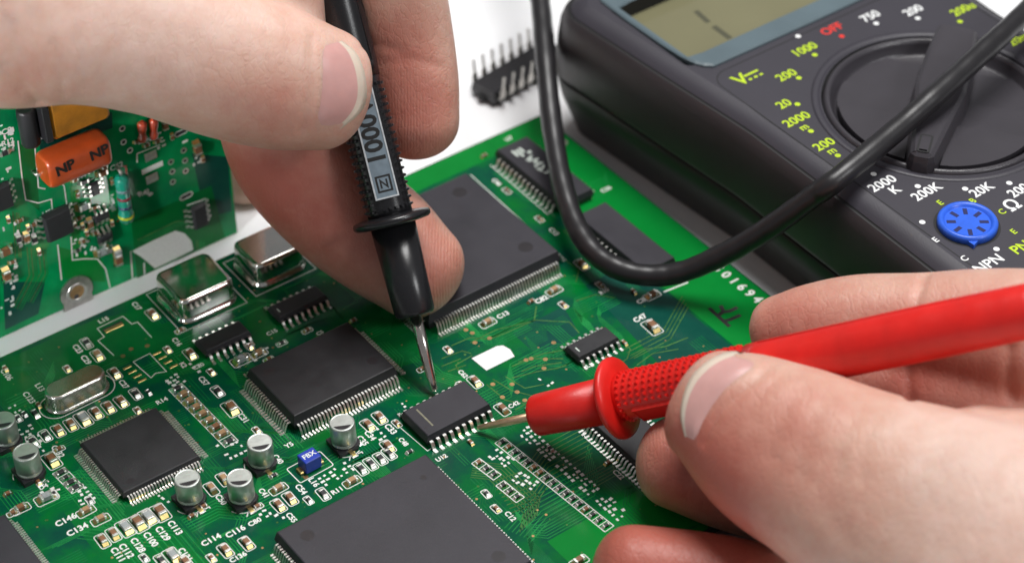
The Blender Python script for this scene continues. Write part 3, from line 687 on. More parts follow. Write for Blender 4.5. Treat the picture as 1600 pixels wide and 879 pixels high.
for px, py, ax, k in ((118, 282, 'u', 's'), (142, 268, 'u', 's'), (176, 285, 'v', 's'), (112, 335, 'v', 'q'), (124, 342, 'u', 's'), (137, 365, 'v', 's'), (150, 365, 'u', 's'), (122, 392, 'u', 'q'), (176, 350, 'v', 's'), (32, 345, 'u', 's'), (20, 410, 'u', 's'), (215, 222, 'u', 's'), (247, 222, 'u', 's'), (270, 215, 'v', 's'), (318, 250, 'v', 's'), (230, 228, 'u', 's'), (62, 395, 'v', 's'), (132, 285, 'u', 'r'), (122, 305, 'v', 's'), (131, 322, 'u', 'g'), (160, 270, 'u', 'c'), (118, 352, 'v', 's'), (130, 355, 'v', 's'), (141, 350, 'v', 'c'), (131, 378, 'u', 's'), (184, 397, 'v', 'g'), (184, 405, 'v', 'C'), (160, 393, 'u', 'g'),
                      (8, 392, 'u', 'C'), (10, 430, 'v', 'C'), (30, 375, 'v', 'r'), (42, 372, 'v', 'c'), (55, 375, 'v', 'r'), (308, 232, 'v', 'C'), (258, 196, 'v', 'c'), (53, 352, 'u', 's'), (45, 358, 'v', 's'), (148, 325, 'u', 's'), (164, 262, 'u', 's'), (8, 240, 'u', 'r'), (14, 345, 'v', 's')):
    passive(0, 0, ax, k, False, stand, S(px, py, .4))
for px, py in ((222, 205), (240, 200)):
    x, y = S(px, py, 1)
    gl = put('glass_diode', lathe_y(MB().use('glass_red'), [(.3, -2.2), (.7, -2.0), (.85, -1.2), (.6, -.4), (.85, .5), (.8, 1.6), (.3, 2.0)], 14, 1.0), stand, (x, y, 0), -.1)
    put('end_cap', MB().use('tin').box((0, -2.6, .3), (1.0, .6, .5), 0, .08), gl)
for px, py in ((235, 243), (237, 278)): s_put('solder_pad', MB().use('tin').box((0, 0, .12), (2.3, 1.7, .2), 0, .06), px, py, rz=.04)
rg_ = MB().use('tin').disc((0, 0), .62, .03, 16, .34).use('epoxy_mark').disc((0, 0), .36, .025, 14).mesh('plated_hole')
for px, py in ((267, 253), (269, 268), (270, 284), (287, 235), (289, 251), (290, 267), (193, 222), (203, 235), (191, 201)): s_put('plated_hole', rg_, px, py)
for px, py, L2 in ((283, 207, 2.5), (291, 306, 2.5)):
    x, y = S(px, py); put('slot', MB().use('silk').stroke(rrect(0, 0, L2, 1.0, .49, 4), .2, .03, True).use('epoxy_mark').sheet(rrect(0, 0, L2 - .3, .75, .36, 4), .025), stand, (x, y, 0), .06)
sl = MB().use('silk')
for pts in ([(28, 220), (34, 275), (40, 312), (60, 317), (80, 311), (82, 331)], [(54, 226), (60, 293), (71, 295)], [(94, 286), (100, 290), (105, 325)], [(90, 382), (96, 437)], [(111, 370), (113, 406), (130, 404), (152, 404), (165, 420), (172, 450)], [(214, 240), (214, 254)], [(214, 240), (250, 226)],
            [(61, 341), (120, 317)], [(292, 321), (322, 310)], [(52, 347), (51, 372)], [(204, 392), (207, 436)], [(225, 410), (226, 430)], [(140, 282), (150, 276)]):
    sl.stroke([S(*p) for p in pts], .24, .03)
sl.sheet([S(*p) for p in ((206, 392), (238, 376), (274, 360), (288, 364), (299, 376), (302, 390), (272, 405), (242, 419), (222, 402))], .032)  # white patch painted for the glare at the board's lower right
sl.sheet(rrect(*S(238, 262), 4.2, 1.1, .05, 2, .03), .031)
sl.sheet(rrect(*S(289, 221), 1.2, .6, .2, 2, .03), .031)
put('silkscreen_lines_and_glare', sl, stand, kind='stuff')
sd_ = MB().use('silk')
for (x0, y0, x1, y1, n) in ((0, 195, 22, 235, 22), (2, 260, 14, 300, 8), (4, 330, 34, 365, 7), (112, 320, 150, 400, 34), (160, 380, 175, 395, 8), (24, 405, 26, 440, 6), (226, 205, 262, 232, 14), (170, 300, 178, 330, 8), (215, 300, 240, 304, 8), (2, 425, 22, 490, 10), (26, 366, 58, 386, 16), (300, 225, 316, 262, 6)):
    for _ in range(n):
        x, y = S(R.uniform(x0, x1), R.uniform(y0, y1)); sd_.sheet(rrect(x, y, R.uniform(.4, 1.0), R.uniform(.3, .6), .1, 1, R.choice((0, 1.57)) + .03), .033 + R.uniform(0, .01))
put('silkscreen_dots', sd_, stand, kind='stuff')
for s, px, py, rz, sz in (('R44', 126, 276, 0, 1.3), ('C62', 182, 260, 0, 1.5), ('R43', 225, 301, 0, 1.3), ('U5', 73, 333, 0, 1.4), ('R31', 175, 318, -1.57, 1.2), ('C8', 10, 205, 0, 1.5), ('R12', 12, 222, 0, 1.4)):
    text(s, sz, stand, (*S(px, py), .036), rz, 'silk', 'silkscreen_text', .03)
tr = MB()
for pts, n, dx in (([(42, 385), (46, 430), (20, 480)], 5, 3.2), ([(60, 390), (64, 425), (40, 470)], 4, 3.5), ([(215, 375), (275, 346), (300, 345)], 4, 4), ([(308, 375), (309, 390)], 3, 5), ([(20, 330), (24, 400)], 4, 3)):
    for k in range(n): tr.use(R.choice(['trace', 'trace_gold'])).stroke([S(px + dx * k, py + dx * .3 * k) for px, py in pts], .22, .02 + .001 * k)
put('copper_traces', tr, stand, kind='stuff')

# ------------------------------------------------------------------ multimeter
ZT = 29.0
MO = np.array([ORG[0], ORG[1], 0.0])
def Mx(px, py, z=ZT):
    d = at(px, py, z) - MO; return (float(d @ UX), float(d @ WY))
meter = thing('multimeter', 'dark grey digital multimeter lying on the table with rotary dial and blue transistor socket', 'multimeter', MO, (0, 0, ANG))
def side_x(y):                          # left flank of the case, gently waisted
    ys = [-135, -95, -75, -50, -27, -6, 10]; xs = [2.2, 3.0, 3.7, 4.0, 2.3, .9, .2]
    return float(np.interp(y, ys, xs))
XC = 36.4
def outline(inset):
    y0, y1, rr = -128.0, 3.0, 9.0
    pts = []
    def corner(cx, cy, a0, sx):
        for i in range(9):
            a = math.radians(a0 + 90 * i / 8); pts.append((cx + (rr - inset) * math.cos(a), cy + (rr - inset) * math.sin(a)))
    xl1, xl0 = side_x(y1 - rr), side_x(y0 + rr)
    corner(xl1 + rr, y1 - rr, 90, 0)
    for k in range(1, 40):
        y = (y1 - rr) + (y0 - y1 + 2 * rr) * k / 40; pts.append((side_x(y) + inset, y))
    corner(xl0 + rr, y0 + rr, 180, 0)
    corner(2 * XC - xl0 - rr, y0 + rr, 270, 0)
    for k in range(1, 40):
        y = (y0 + rr) + (y1 - y0 - 2 * rr) * k / 40; pts.append((2 * XC - side_x(y) - inset, y))
    corner(2 * XC - xl1 - rr, y1 - rr, 0, 0)
    return pts
def ring3(inset, z): return [(x, y, z) for x, y in outline(inset)]
m = MB().use('meter_base')
m.rings([ring3(5.2, 0), ring3(4.4, .5), ring3(1.2, 9.0), ring3(.25, 13.4), ring3(.5, 13.75)], True, False)
m.use('groove').rings([ring3(.5, 13.75), ring3(.9, 13.8), ring3(.9, 14.3), ring3(.4, 14.35)], False, False)
put('lower_case', m, meter)
m = MB().use('meter_case')
m.rings([ring3(.4, 14.35), ring3(.1, 14.7), ring3(0, 15.5), ring3(.3, 21), ring3(.8, 25), ring3(1.4, 26.6), ring3(2.0, 27.3)], False, False)
m.use('groove').rings([ring3(2.0, 27.3), ring3(2.35, 26.9), ring3(2.7, 27.4)], False, False)
m.use('meter_panel').rings([ring3(2.7, 27.4), ring3(3.4, 28.0), ring3(4.6, 28.7), ring3(5.8, ZT)], False, False)
put('upper_case', m, meter)
# face plate with openings for the display, the dial and the socket
knob_c = (36.4, -65.2); KR = 20.2
lcd_in = [(10.2, -29.6), (62.6, -29.6), (62.6, -9.9), (10.2, -9.9)]
sock = Mx(1511, 352)
bm = bmesh.new()
def loop(pts):
    vs = [bm.verts.new((x * MM, y * MM, ZT * MM)) for x, y in pts]; return [bm.edges.new((vs[i], vs[(i + 1) % len(vs)])) for i in range(len(vs))]
ed = loop(outline(5.8)) + loop(rrect(36.4, -19.8, 55.5, 23.0, 1.5, 4)) + loop([(knob_c[0] + KR * math.cos(2 * math.pi * i / 72), knob_c[1] + KR * math.sin(2 * math.pi * i / 72)) for i in range(72)])
bmesh.ops.triangle_fill(bm, use_beauty=True, edges=ed)
me = bpy.data.meshes.new('face_plate'); bm.to_mesh(me); bm.free(); me.materials.append(MATS['meter_panel'])
put('face_plate', me, meter)
# display bezel, window and liquid crystal
bz = MB().use('meter_bezel')
def bz_ring(w, h, z, r): return [(x, y, z) for x, y in rrect(36.4, -19.8, w, h, r, 8)]
bo = []
def bez_out(i, z):
    pts = [(8.9 + i, -6.0), (8.7 + i, -14), (8.9 + i, -24), (9.3 + i, -29), (10.2 + i, -32.4 + i), (12.0, -34.0 + i)]
    pts += [(36.4, -34.2 + i)] + [(72.8 - x, y) for x, y in reversed(pts)] + [(63.4 - i, -4.5 - i), (36.4, -4.3 - i), (9.4 + i, -4.5 - i)]
    return [(x, y, z) for x, y in pts]
n_o = len(bez_out(0, 0))
def resample(r, n):
    r = np.array(r); q = np.vstack([r, r[:1]]); dl = np.r_[0, np.cumsum(np.linalg.norm(np.diff(q, axis=0), axis=1))]
    t = np.linspace(0, dl[-1], n, endpoint=False); return [tuple(np.array([np.interp(a, dl, q[:, k]) for k in range(3)])) for a in t]
def sq(x0, x1, y0, y1, z): return [(x0, y1, z), (x0, y0, z), (x1, y0, z), (x1, y1, z)]
out_a = resample(bez_out(0, ZT - .4), 96); out_b = resample(bez_out(.1, ZT + .35), 96); out_c = resample(bez_out(.5, ZT + .6), 96)
def align(rect, ref):                 # project reference ring radially on the rectangle
    x0, x1, y0, y1, z = rect; c = ((x0 + x1) / 2, (y0 + y1) / 2); o = []
    hx, hy = (x1 - x0) / 2, (y1 - y0) / 2
    for x, y, _ in ref:
        dx, dy = (x - c[0]) / hx, (y - c[1]) / hy; k = 1 / max(abs(dx), abs(dy)); o.append((c[0] + dx * k * hx, c[1] + dy * k * hy, z))
    return o
in_a = align((10.0, 62.8, -29.8, -9.0, ZT + .6), out_c); in_b = align((10.3, 62.5, -29.5, -9.3, ZT + .3), out_c); in_c = align((10.5, 62.3, -29.3, -9.5, ZT - 3.2), out_c)
bz.rings([out_a, out_b, out_c, in_a, in_b], False, False, False); bz.use('groove').rings([in_b, in_c], False, False, False)
bezel = put('display_bezel', bz, meter)
put('display', MB().use('lcd').box((36.4, -19.4, ZT - 3.0), (53, 21, .5)), bezel)
sg = MB().use('lcd_segment')
def seg(px, py, qx, qy, w): sg.stroke([Mx(px, py, ZT - 2.7), Mx((px + qx) / 2, (py + qy) / 2, ZT - 2.7), Mx(qx, qy, ZT - 2.7)], w, ZT - 2.735)
seg(1087, 17, 1107, 35, 1.1); seg(1115, 41, 1141, 60, 1.2)
put('display_digit', sg, bezel, label='dark digit one on the display')
# thin rim of the function panel
pr_ = rrect(36.4, -80.6, 62.0 - 8.4, 90.0, 3.5, 8)
put('panel_rim', MB().use('groove').stroke(pr_, .22, ZT + .02, True), meter)
# rotary dial
dial = put('dial', MB().use('meter_knob').lathe([(20.0, -3.0), (20.0, -1.2), (19.7, -.1), (19.3, .35), (18.9, .3), (18.5, -.5), (18.0, -1.9), (17.5, -2.4)], 72), meter, (*knob_c, ZT))
put('dial_gap', MB().use('groove').lathe([(KR + .0, -3.2), (KR + .05, -.05), (20.0, -2.9)], 72, cap0=False, cap1=False), dial)
put('dial_ring', MB().use('meter_panel').lathe([(22.0, -.2), (21.9, .12), (21.5, .25), (20.9, .22), (20.5, .05), (20.3, -.3)], 80, cap0=False, cap1=False), dial)
p0 = np.array(Mx(1441, 262, ZT + 2)) - knob_c; p1 = np.array(Mx(1502, 45, ZT + 2)) - knob_c
bd = (p1 - p0) / np.linalg.norm(p1 - p0); BA = math.atan2(bd[1], bd[0])
ln = 19.3
def bar_ring(k, z, cut=0):
    hw = [2.2, 2.9, 3.8, 4.6, 4.4, 3.8]; xs = [-ln, -ln * .7, -ln * .3, 0, ln * .55, ln * .98]
    tip = [(-ln - .9 + k, 1.2 - k * .3), (-ln - .9 + k, -1.2 + k * .3)]
    lo = [(x, -h + k) for x, h in zip(xs, hw)]; hi = [(x, h - k) for x, h in zip(xs, hw)]
    return [(x, y, z) for x, y in tip[1:] + lo + hi[::-1] + tip[:1]]
put('dial_grip', MB().use('meter_knob').rings([bar_ring(-.5, -2.4), bar_ring(0, 1.8), bar_ring(.25, 2.9), bar_ring(.9, 3.5), bar_ring(1.6, 3.6)], False, True, False), dial, (0, 0, 0), BA)
put('dial_pointer', MB().use('groove').stroke(rrect(-ln + 2.4, 0, 4.6, 1.9, .3, 2), .35, 3.63, True), dial, (0, 0, 0), BA)
# stepped scallops either side of the grip
for s in (-1, 1):
    for x_cut, z in ((13.0, -1.7), (3.0, -1.1), (-5.0, -.3)):
        arc = [(17.3 * math.cos(math.radians(a)), 17.3 * math.sin(math.radians(a)) * s) for a in range(18, 164, 5)]
        arc = [p for p in arc if p[0] < x_cut]
        ytop = math.sqrt(17.3 ** 2 - x_cut ** 2)
        pts = [(x_cut, 3.4 * s), (x_cut + .4, ytop * .985 * s)] + arc + [(-16.9, 3.0 * s)]
        put('dial_scallop', MB().use('meter_knob').prism(pts, -2.45, z), dial, (0, 0, 0), BA)
# printed ranges with their dots
def mtext(s, px, py, size, mt, **k): text(s, size, meter, (*Mx(px, py), ZT + .035), 0, mt, 'printed_range', .022, **k)
dotm = {c: MB().use(c).disc((0, 0), .52, 0, 14).mesh('range_dot') for c in ('paint_yellow', 'paint_white', 'paint_red')}
def mdot(px, py, mt): put('range_dot', dotm[mt], meter, (*Mx(px, py), ZT + .03))
YL, WH, RD = 'paint_yellow', 'paint_white', 'paint_red'
for s, px, py, dx, dy, mt in (('OFF', 1300, 46, 1315, 57, RD), ('750', 1360, 26, 1369, 37, WH), ('200', 1427, 17, 1434, 29, WH), ('200u', 1505, 15, 1500, 34, YL), ('1000', 1257, 78, 1273, 86, YL), ('200', 1229, 118, 1248, 122, YL), ('20', 1225, 163, 1246, 163, YL),
                              ('2000', 1245, 187, 1267, 205, YL), ('200', 1288, 226, 1309, 243, YL), ('2000', 1379, 287, 1365, 272, WH), ('200K', 1448, 300, 1434, 291, WH), ('20K', 1534, 297, 1508, 295, WH), ('200', 1592, 298, 1577, 286, WH), ('20m', 1592, 62, 1577, 46, YL)):
    mtext(s, px, py, 2.75, mt); mdot(dx, dy, mt)
mtext('m', 1256, 199, 2.2, YL); mtext('m', 1299, 236, 2.2, YL); mtext('K', 1398, 297, 2.7, WH)
mtext('V', 1158, 125, 4.2, YL); put('dc_symbol', MB().use(YL).stroke([(-1.6, .8), (1.6, .8)], .5, 0).stroke([(-1.6, -.5), (-.9, -.5)], .5, 0).stroke([(-.35, -.5), (.35, -.5)], .5, 0).stroke([(.9, -.5), (1.6, -.5)], .5, 0), meter, (*Mx(1178, 118), ZT + .03))
mtext('\u03a9', 1582, 321, 3.6, WH); mtext('NPN', 1545, 412, 2.8, WH); mtext('PNP', 1600, 384, 2.8, YL)
for s, px, py, mt in (('E', 1469, 317, YL), ('B', 1520, 314, YL), ('C', 1566, 331, YL), ('E', 1584, 362, YL), ('E', 1462, 375, WH), ('C', 1507, 404, WH)): mtext(s, px, py, 1.7, mt)
mdot(1441, 347, WH); mdot(1557, 389, WH); mdot(1247, 57, WH)
# blue transistor socket
sk = put('transistor_socket', MB().use('socket_blue').lathe([(4.9, -.5), (4.9, .9), (4.6, 1.3), (4.1, 1.3), (3.8, .9), (3.7, .75)], 40), meter, (*sock, ZT))
put('socket_key', MB().use('socket_blue').prism([(-1.0, -4.6), (0, -5.9), (1.0, -4.6), (0, -4.0)], -.3, .8), sk, (0, 0, 0), math.radians(-36))
hs = MB().use('socket_hole').box((0, 0, 0), (1.5, .72, .02)).mesh('socket_slot')
for k in range(8):
    a = math.radians(k * 45 + 8); put('socket_slot', hs, sk, (2.65 * math.cos(a), 2.65 * math.sin(a), .77), a)
put('socket_gap', MB().use('groove').disc((0, 0), 5.4, .02, 40), sk)

# ------------------------------------------------------------------ dual in-line chip lying on its back
d0 = at(757, 147, 1.6); d1 = at(868, 82, 1.6); dv = d1 - d0; DA = math.atan2(dv[1], dv[0]); dl_ = float(np.linalg.norm(dv))
dip = thing('dual_inline_chip', 'black chip lying on its back behind the boards with its legs up', 'chip', (d0[0], d0[1], 0), (0, 0, DA))
bdm = MB().use('plastic_black'); DL = 20.5
def dr(i, z): return [(-.5 + i, -3.2 + i, z), (DL - i, -3.2 + i, z), (DL - i, 3.2 - i, z), (-.5 + i, 3.2 - i, z)]
bdm.rings([dr(.3, .02), dr(0, 1.4), dr(0, 1.8), dr(.3, 3.3)], True, True, False); put('chip_body', bdm, dip)
put('notch', MB().use('groove').lathe([(1.0, 0), (1.0, .9)], 14, (-.45, 0, .8)), dip)
lg = MB().use('tin_dull').ribbon([(0, 0), (.55, .05), (.75, .4), (.85, 2.2)], 1.3, .25).ribbon([(.84, 2.0), (1.2, 5.4)], .5, .25).mesh('leg')
for s in (-1, 1):
    for i in range(8): put('leg', lg, dip, (1.2 + i * 2.54, s * 3.1, 1.6), math.pi / 2 * s)

# ------------------------------------------------------------------ test probes
def frame_z(d, ref, roll):
    z = d / np.linalg.norm(d); x = ref - z * (ref @ z); x /= np.linalg.norm(x); y = np.cross(z, x)
    c, s = math.cos(roll), math.sin(roll); x, y = x * c + y * s, y * c - x * s
    return Matrix(((x[0], y[0], z[0]), (x[1], y[1], z[1]), (x[2], y[2], z[2])))
def probe(label, tip, far, roll, plastic, needle_mat, needle_len, flange_z, legend, nk=1.0):
    p = thing('test_probe', label, 'probe', tip)
    p.rotation_euler = frame_z(far - tip, -FWD, roll).to_euler()
    put('needle', MB().use(needle_mat).lathe([(.3 * nk, 0), (.6 * nk, .5), (.76 * nk, 2.5), (.9 * nk, needle_len * .5), (1.0 * nk, needle_len + 1)], 18), p)
    a, f = needle_len, flange_z
    put('collar', MB().use(plastic).lathe([(1.3, a + .35), (2.5, a + .05), (3.0, a), (3.25, a + .25), (3.35, a + .8), (3.75, f - .2)], 36), p)
    put('finger_guard', MB().use(plastic).lathe([(3.7, f - .3), (5.2, f - .15), (6.1, f), (6.45, f + .35), (6.5, f + .8), (6.3, f + 1.2), (5.0, f + 1.45), (3.8, f + 1.6)], 44), p)
    g0, g1 = f + 1.5, f + 23.5
    grip = put('grip', MB().use(plastic).lathe([(3.72, g0 - .1), (3.66, g0 + 1), (3.66, g1), (3.9, g1 + .8)], 36), p)
    st = MB().use(plastic)
    for k in range(18):
        z = g0 + 1.1 + k * 1.18
        for i in range(24):
            a_ = 2 * math.pi * i / 24
            if abs((a_ + math.pi) % (2 * math.pi) - math.pi) < .56 and 2.2 < z - g0 < 20.8: continue
            ca, sa = math.cos(a_), math.sin(a_); e = .31
            def q(u, v, r): return ((3.6 + r) * ca - u * sa, (3.6 + r) * sa + u * ca, z + v)
            st.add([q(-e, -e, 0), q(e, -e, 0), q(e, e, 0), q(-e, e, 0), q(-e * .45, -e * .45, .48), q(e * .45, -e * .45, .48), q(e * .45, e * .45, .48), q(-e * .45, e * .45, .48)],
                   [(4, 5, 6, 7), (0, 1, 5, 4), (1, 2, 6, 5), (2, 3, 7, 6), (3, 0, 4, 7)])
    put('grip_studs', st, grip, kind='stuff')
    # raised legend panel
    pz = g0 + 12.2; pn = MB().use('probe_label' if legend else plastic)
    pn.add([(3.72, -1.75, pz - 9.1), (3.72, 1.75, pz - 9.1), (3.72, 1.75, pz + 8.9), (3.72, -1.75, pz + 8.9), (2.5, -1.75, pz - 9.1), (2.5, 1.75, pz - 9.1), (2.5, 1.75, pz + 8.9), (2.5, -1.75, pz + 8.9)],
           [(0, 1, 2, 3), (0, 4, 5, 1), (1, 5, 6, 2), (2, 6, 7, 3), (3, 7, 4, 0)])
    lp = put('legend_panel', pn, p)
    fr = MB().use('frame_grey' if legend else plastic)
    for (y0, y1, za, zb_) in ((-1.95, -1.7, -9.3, 9.1), (1.7, 1.95, -9.3, 9.1), (-1.7, 1.7, -9.3, -9.05), (-1.7, 1.7, 8.85, 9.1)):
        fr.box((3.3, (y0 + y1) / 2, pz + (za + zb_) / 2), (1.05, y1 - y0, zb_ - za))
    put('panel_frame', fr, lp)
    if legend:
        # columns: text x -> +z (away from the tip), text y -> +y*sgn, text z -> +x
        X = Vector((0, 0, 1)); Z = Vector((1, 0, 0)); Y = Z.cross(X)
        MR = Matrix((X, Y, Z)).transposed().to_euler()
        for s_, size, dz in (('1000V', 4.1, 1.6),):
            o = text(s_, size, lp, (3.735, 0, pz + dz), 0, 'ink_black', 'moulded_text', .03); o.rotation_euler = MR
        sq_ = MB().use('ink_black').stroke([(-1.2, -1.1), (1.2, -1.1), (1.2, 1.1), (-1.2, 1.1)], .32, 0, True).stroke([(-.7, .5), (.6, .5), (-.6, -.5), (.7, -.5)], .3, .002)
        o = put('moulded_symbol', sq_, lp, (3.735, 0, pz - 6.9)); o.rotation_euler = MR
    put('handle', MB().use(plastic).lathe([(3.9, g1 + .6), (4.0, g1 + 3), (4.05, g1 + 30), (3.9, g1 + 44), (3.4, g1 + 46), (2.4, g1 + 47), (2.2, g1 + 60)], 36), p)
    sm = MB().use(plastic)
    for sg_ in (-1, 1):
        a_ = math.radians(48) if sg_ > 0 else math.radians(228)
        sm.tube([(4.03 * math.cos(a_), 4.03 * math.sin(a_), g1 + 3), (4.08 * math.cos(a_), 4.08 * math.sin(a_), g1 + 30), (3.93 * math.cos(a_), 3.93 * math.sin(a_), g1 + 44)], .09, 6)
    put('mould_seam', sm, p)
    return p
tipb = at(679, 611, ZB + 1.0); db = float((tipb - CAM) @ FWD)
probe('black test probe in the left hand, needle on the far leads of the chip', tipb, deep(526, 0, db - 6), math.radians(6), 'probe_black', 'needle', 13.0, 28.3, True)
tipr = at(746, 668, ZB + .9); dr_ = float((tipr - CAM) @ FWD)
probe('red test probe in the right hand, needle on the near leads of the chip', tipr, deep(1600, 487, dr_ - 47), math.radians(58), 'probe_red', 'needle_copper', 11.2, 25.6, False, .72)

# ------------------------------------------------------------------ black lead looping over board and meter
def catmull(P, sub):
    P = [np.array(p, float) for p in P]; P = [2 * P[0] - P[1]] + P + [2 * P[-1] - P[-2]]; out = []
    for i in range(1, len(P) - 2):
        for k in range(sub):
            t = k / sub; a, b, c, d = P[i - 1:i + 3]
            out.append(.5 * ((2 * b) + (c - a) * t + (2 * a - 5 * b + 4 * c - d) * t * t + (3 * b - a - 3 * c + d) * t ** 3))
    out.append(P[-2]); return out
cp = [(800, -260, 20), (835, -60, 24), (845, 10, 22), (853, 100, 19), (862, 190, 15), (877, 280, 12), (901, 353, 10), (937, 402, 9), (990, 427, 8.6), (1055, 427, 9.5), (1125, 400, 14), (1200, 357, 21), (1270, 307, 28.5), (1312, 277, 32), (1400, 204, 34), (1470, 142, 36), (1540, 78, 37), (1600, 22, 37), (1700, -75, 34), (1850, -220, 20)]
cpts = catmull([at(*p) for p in cp], 14)
cb = MB().use('cable_rubber').tube(cpts, [1.93 + .05 * math.sin(i * .37) + .03 * math.sin(i * 1.1) for i in range(len(cpts))], 20)
tag(put('test_lead', cb), 'black rubber lead looping over the board and across the multimeter', 'cable')

# ------------------------------------------------------------------ hands
def skin_material():
    m, nt, p = newmat('skin')
    at_ = nt.nodes.new('ShaderNodeAttribute'); at_.attribute_name = 'tint'
    n = noise(nt, 210, 8, .68); n2 = noise(nt, 700, 6, .7)
    add = nt.nodes.new('ShaderNodeMath'); add.operation = 'MULTIPLY_ADD'; add.inputs[1].default_value = .55
    nt.links.new(n.outputs[0], add.inputs[0]); nt.links.new(at_.outputs['Fac'], add.inputs[2])
    r = ramp(nt, add.outputs[0], [(0.10, (0.76, 0.555, 0.475)), (0.34, (0.66, 0.405, 0.320)), (0.60, (0.58, 0.270, 0.205)), (1.0, (0.44, 0.125, 0.09))])
    nt.links.new(r.outputs[0], p.inputs['Base Color'])
    p.inputs['Roughness'].default_value = .46
    p.inputs['Subsurface Weight'].default_value = .45
    p.inputs['Subsurface Radius'].default_value = (1.0, .35, .2); p.inputs['Subsurface Scale'].default_value = .0022
    # skin relief: fine cells, soft lumps and finger ridges where the pads are
    tc = nt.nodes.new('ShaderNodeTexCoord')
    v = nt.nodes.new('ShaderNodeTexVoronoi'); v.feature = 'DISTANCE_TO_EDGE'; v.inputs['Scale'].default_value = 1000
    mp = nt.nodes.new('ShaderNodeMapping'); mp.inputs['Scale'].default_value = (1.0, .6, .6)
    nt.links.new(tc.outputs['Object'], mp.inputs['Vector']); nt.links.new(mp.outputs[0], v.inputs['Vector'])
    w = nt.nodes.new('ShaderNodeTexWave'); w.inputs['Scale'].default_value = 620; w.inputs['Distortion'].default_value = 3.0; w.inputs['Detail'].default_value = 1; w.inputs['Detail Scale'].default_value = .4
    nt.links.new(tc.outputs['Object'], w.inputs['Vector'])
    w2 = nt.nodes.new('ShaderNodeTexWave'); w2.inputs['Scale'].default_value = 120; w2.inputs['Distortion'].default_value = 9.0; w2.inputs['Detail'].default_value = 5; w2.inputs['Detail Scale'].default_value = 1.6; w2.inputs['Detail Roughness'].default_value = .65
    nt.links.new(tc.outputs['Object'], w2.inputs['Vector'])
    rid = nt.nodes.new('ShaderNodeAttribute'); rid.attribute_name = 'ridge'
    mixr = nt.nodes.new('ShaderNodeMath'); mixr.operation = 'MULTIPLY'; nt.links.new(w.outputs['Fac'], mixr.inputs[0]); nt.links.new(rid.outputs['Fac'], mixr.inputs[1])
    vr = ramp(nt, v.outputs[0], [(0.0, 0.0), (0.12, 1.0)])
    s1 = nt.nodes.new('ShaderNodeMath'); s1.operation = 'MULTIPLY_ADD'; s1.inputs[1].default_value = .45; nt.links.new(vr.outputs[0], s1.inputs[0]); nt.links.new(mixr.outputs[0], s1.inputs[2])
    s2 = nt.nodes.new('ShaderNodeMath'); s2.operation = 'MULTIPLY_ADD'; s2.inputs[1].default_value = 1.2; nt.links.new(n2.outputs[0], s2.inputs[0]); nt.links.new(s1.outputs[0], s2.inputs[2])
    wr = ramp(nt, w2.outputs['Fac'], [(0.0, 0.0), (0.16, 1.0)])
    s3 = nt.nodes.new('ShaderNodeMath'); s3.operation = 'MULTIPLY_ADD'; s3.inputs[1].default_value = .55; nt.links.new(wr.outputs[0], s3.inputs[0]); nt.links.new(s2.outputs[0], s3.inputs[2])
    bump(nt, p, s3.outputs[0], .44, .00013)
    return m
skin_material()
mat('nail', (0.60, 0.335, 0.31), 0.38, 0, 0.08, 200, 0.15, 900)
mat('nail_tip', (0.68, 0.575, 0.475), 0.4, 0, 0.06, 300, 0.08, 900)
for k in ('nail', 'nail_tip'):
    q = MATS[k].node_tree.nodes['Principled BSDF']; q.inputs['Subsurface Weight'].default_value = .25; q.inputs['Subsurface Radius'].default_value = (1, .4, .3); q.inputs['Subsurface Scale'].default_value = .001

def sweep(mb, st, cap=.9, n=28, flat=2.3):
    """tapered limb: stations (pixel x, pixel y, distance, half width in pixels, half thickness in mm)"""
    P = [np.r_[deep(a, b, d), h * d / F_PX, t] for a, b, d, h, t in st]
    C = catmull(P, 8)
    end = C[-1]; t = C[-1][:3] - C[-2][:3]; t /= np.linalg.norm(t); L = cap * end[3]
    for k in range(1, 11):
        a = math.sin(math.pi / 2 * k / 10) ; f = max(.03, (1 - a ** 2.25) ** .5)
        C.append(np.r_[end[:3] + t * L * a, end[3] * f, end[4] * f])
    rs = []
    for i, c in enumerate(C):
        tg = C[min(len(C) - 1, i + 1)][:3] - C[max(0, i - 1)][:3]; tg /= np.linalg.norm(tg)
        vw = c[:3] - CAM; vw /= np.linalg.norm(vw)
        sd = np.cross(tg, vw); sd /= np.linalg.norm(sd); th = np.cross(sd, tg)
        rg = []
        for k in range(n):
            a = 2 * math.pi * k / n; ca, sa = math.cos(a), math.sin(a)
            e = 2 / flat; x = math.copysign(abs(ca) ** e, ca); y = math.copysign(abs(sa) ** e, sa)
            rg.append(tuple(c[:3] + sd * x * c[3] + th * y * c[4]))
        rs.append(rg)
    mb.rings(rs)
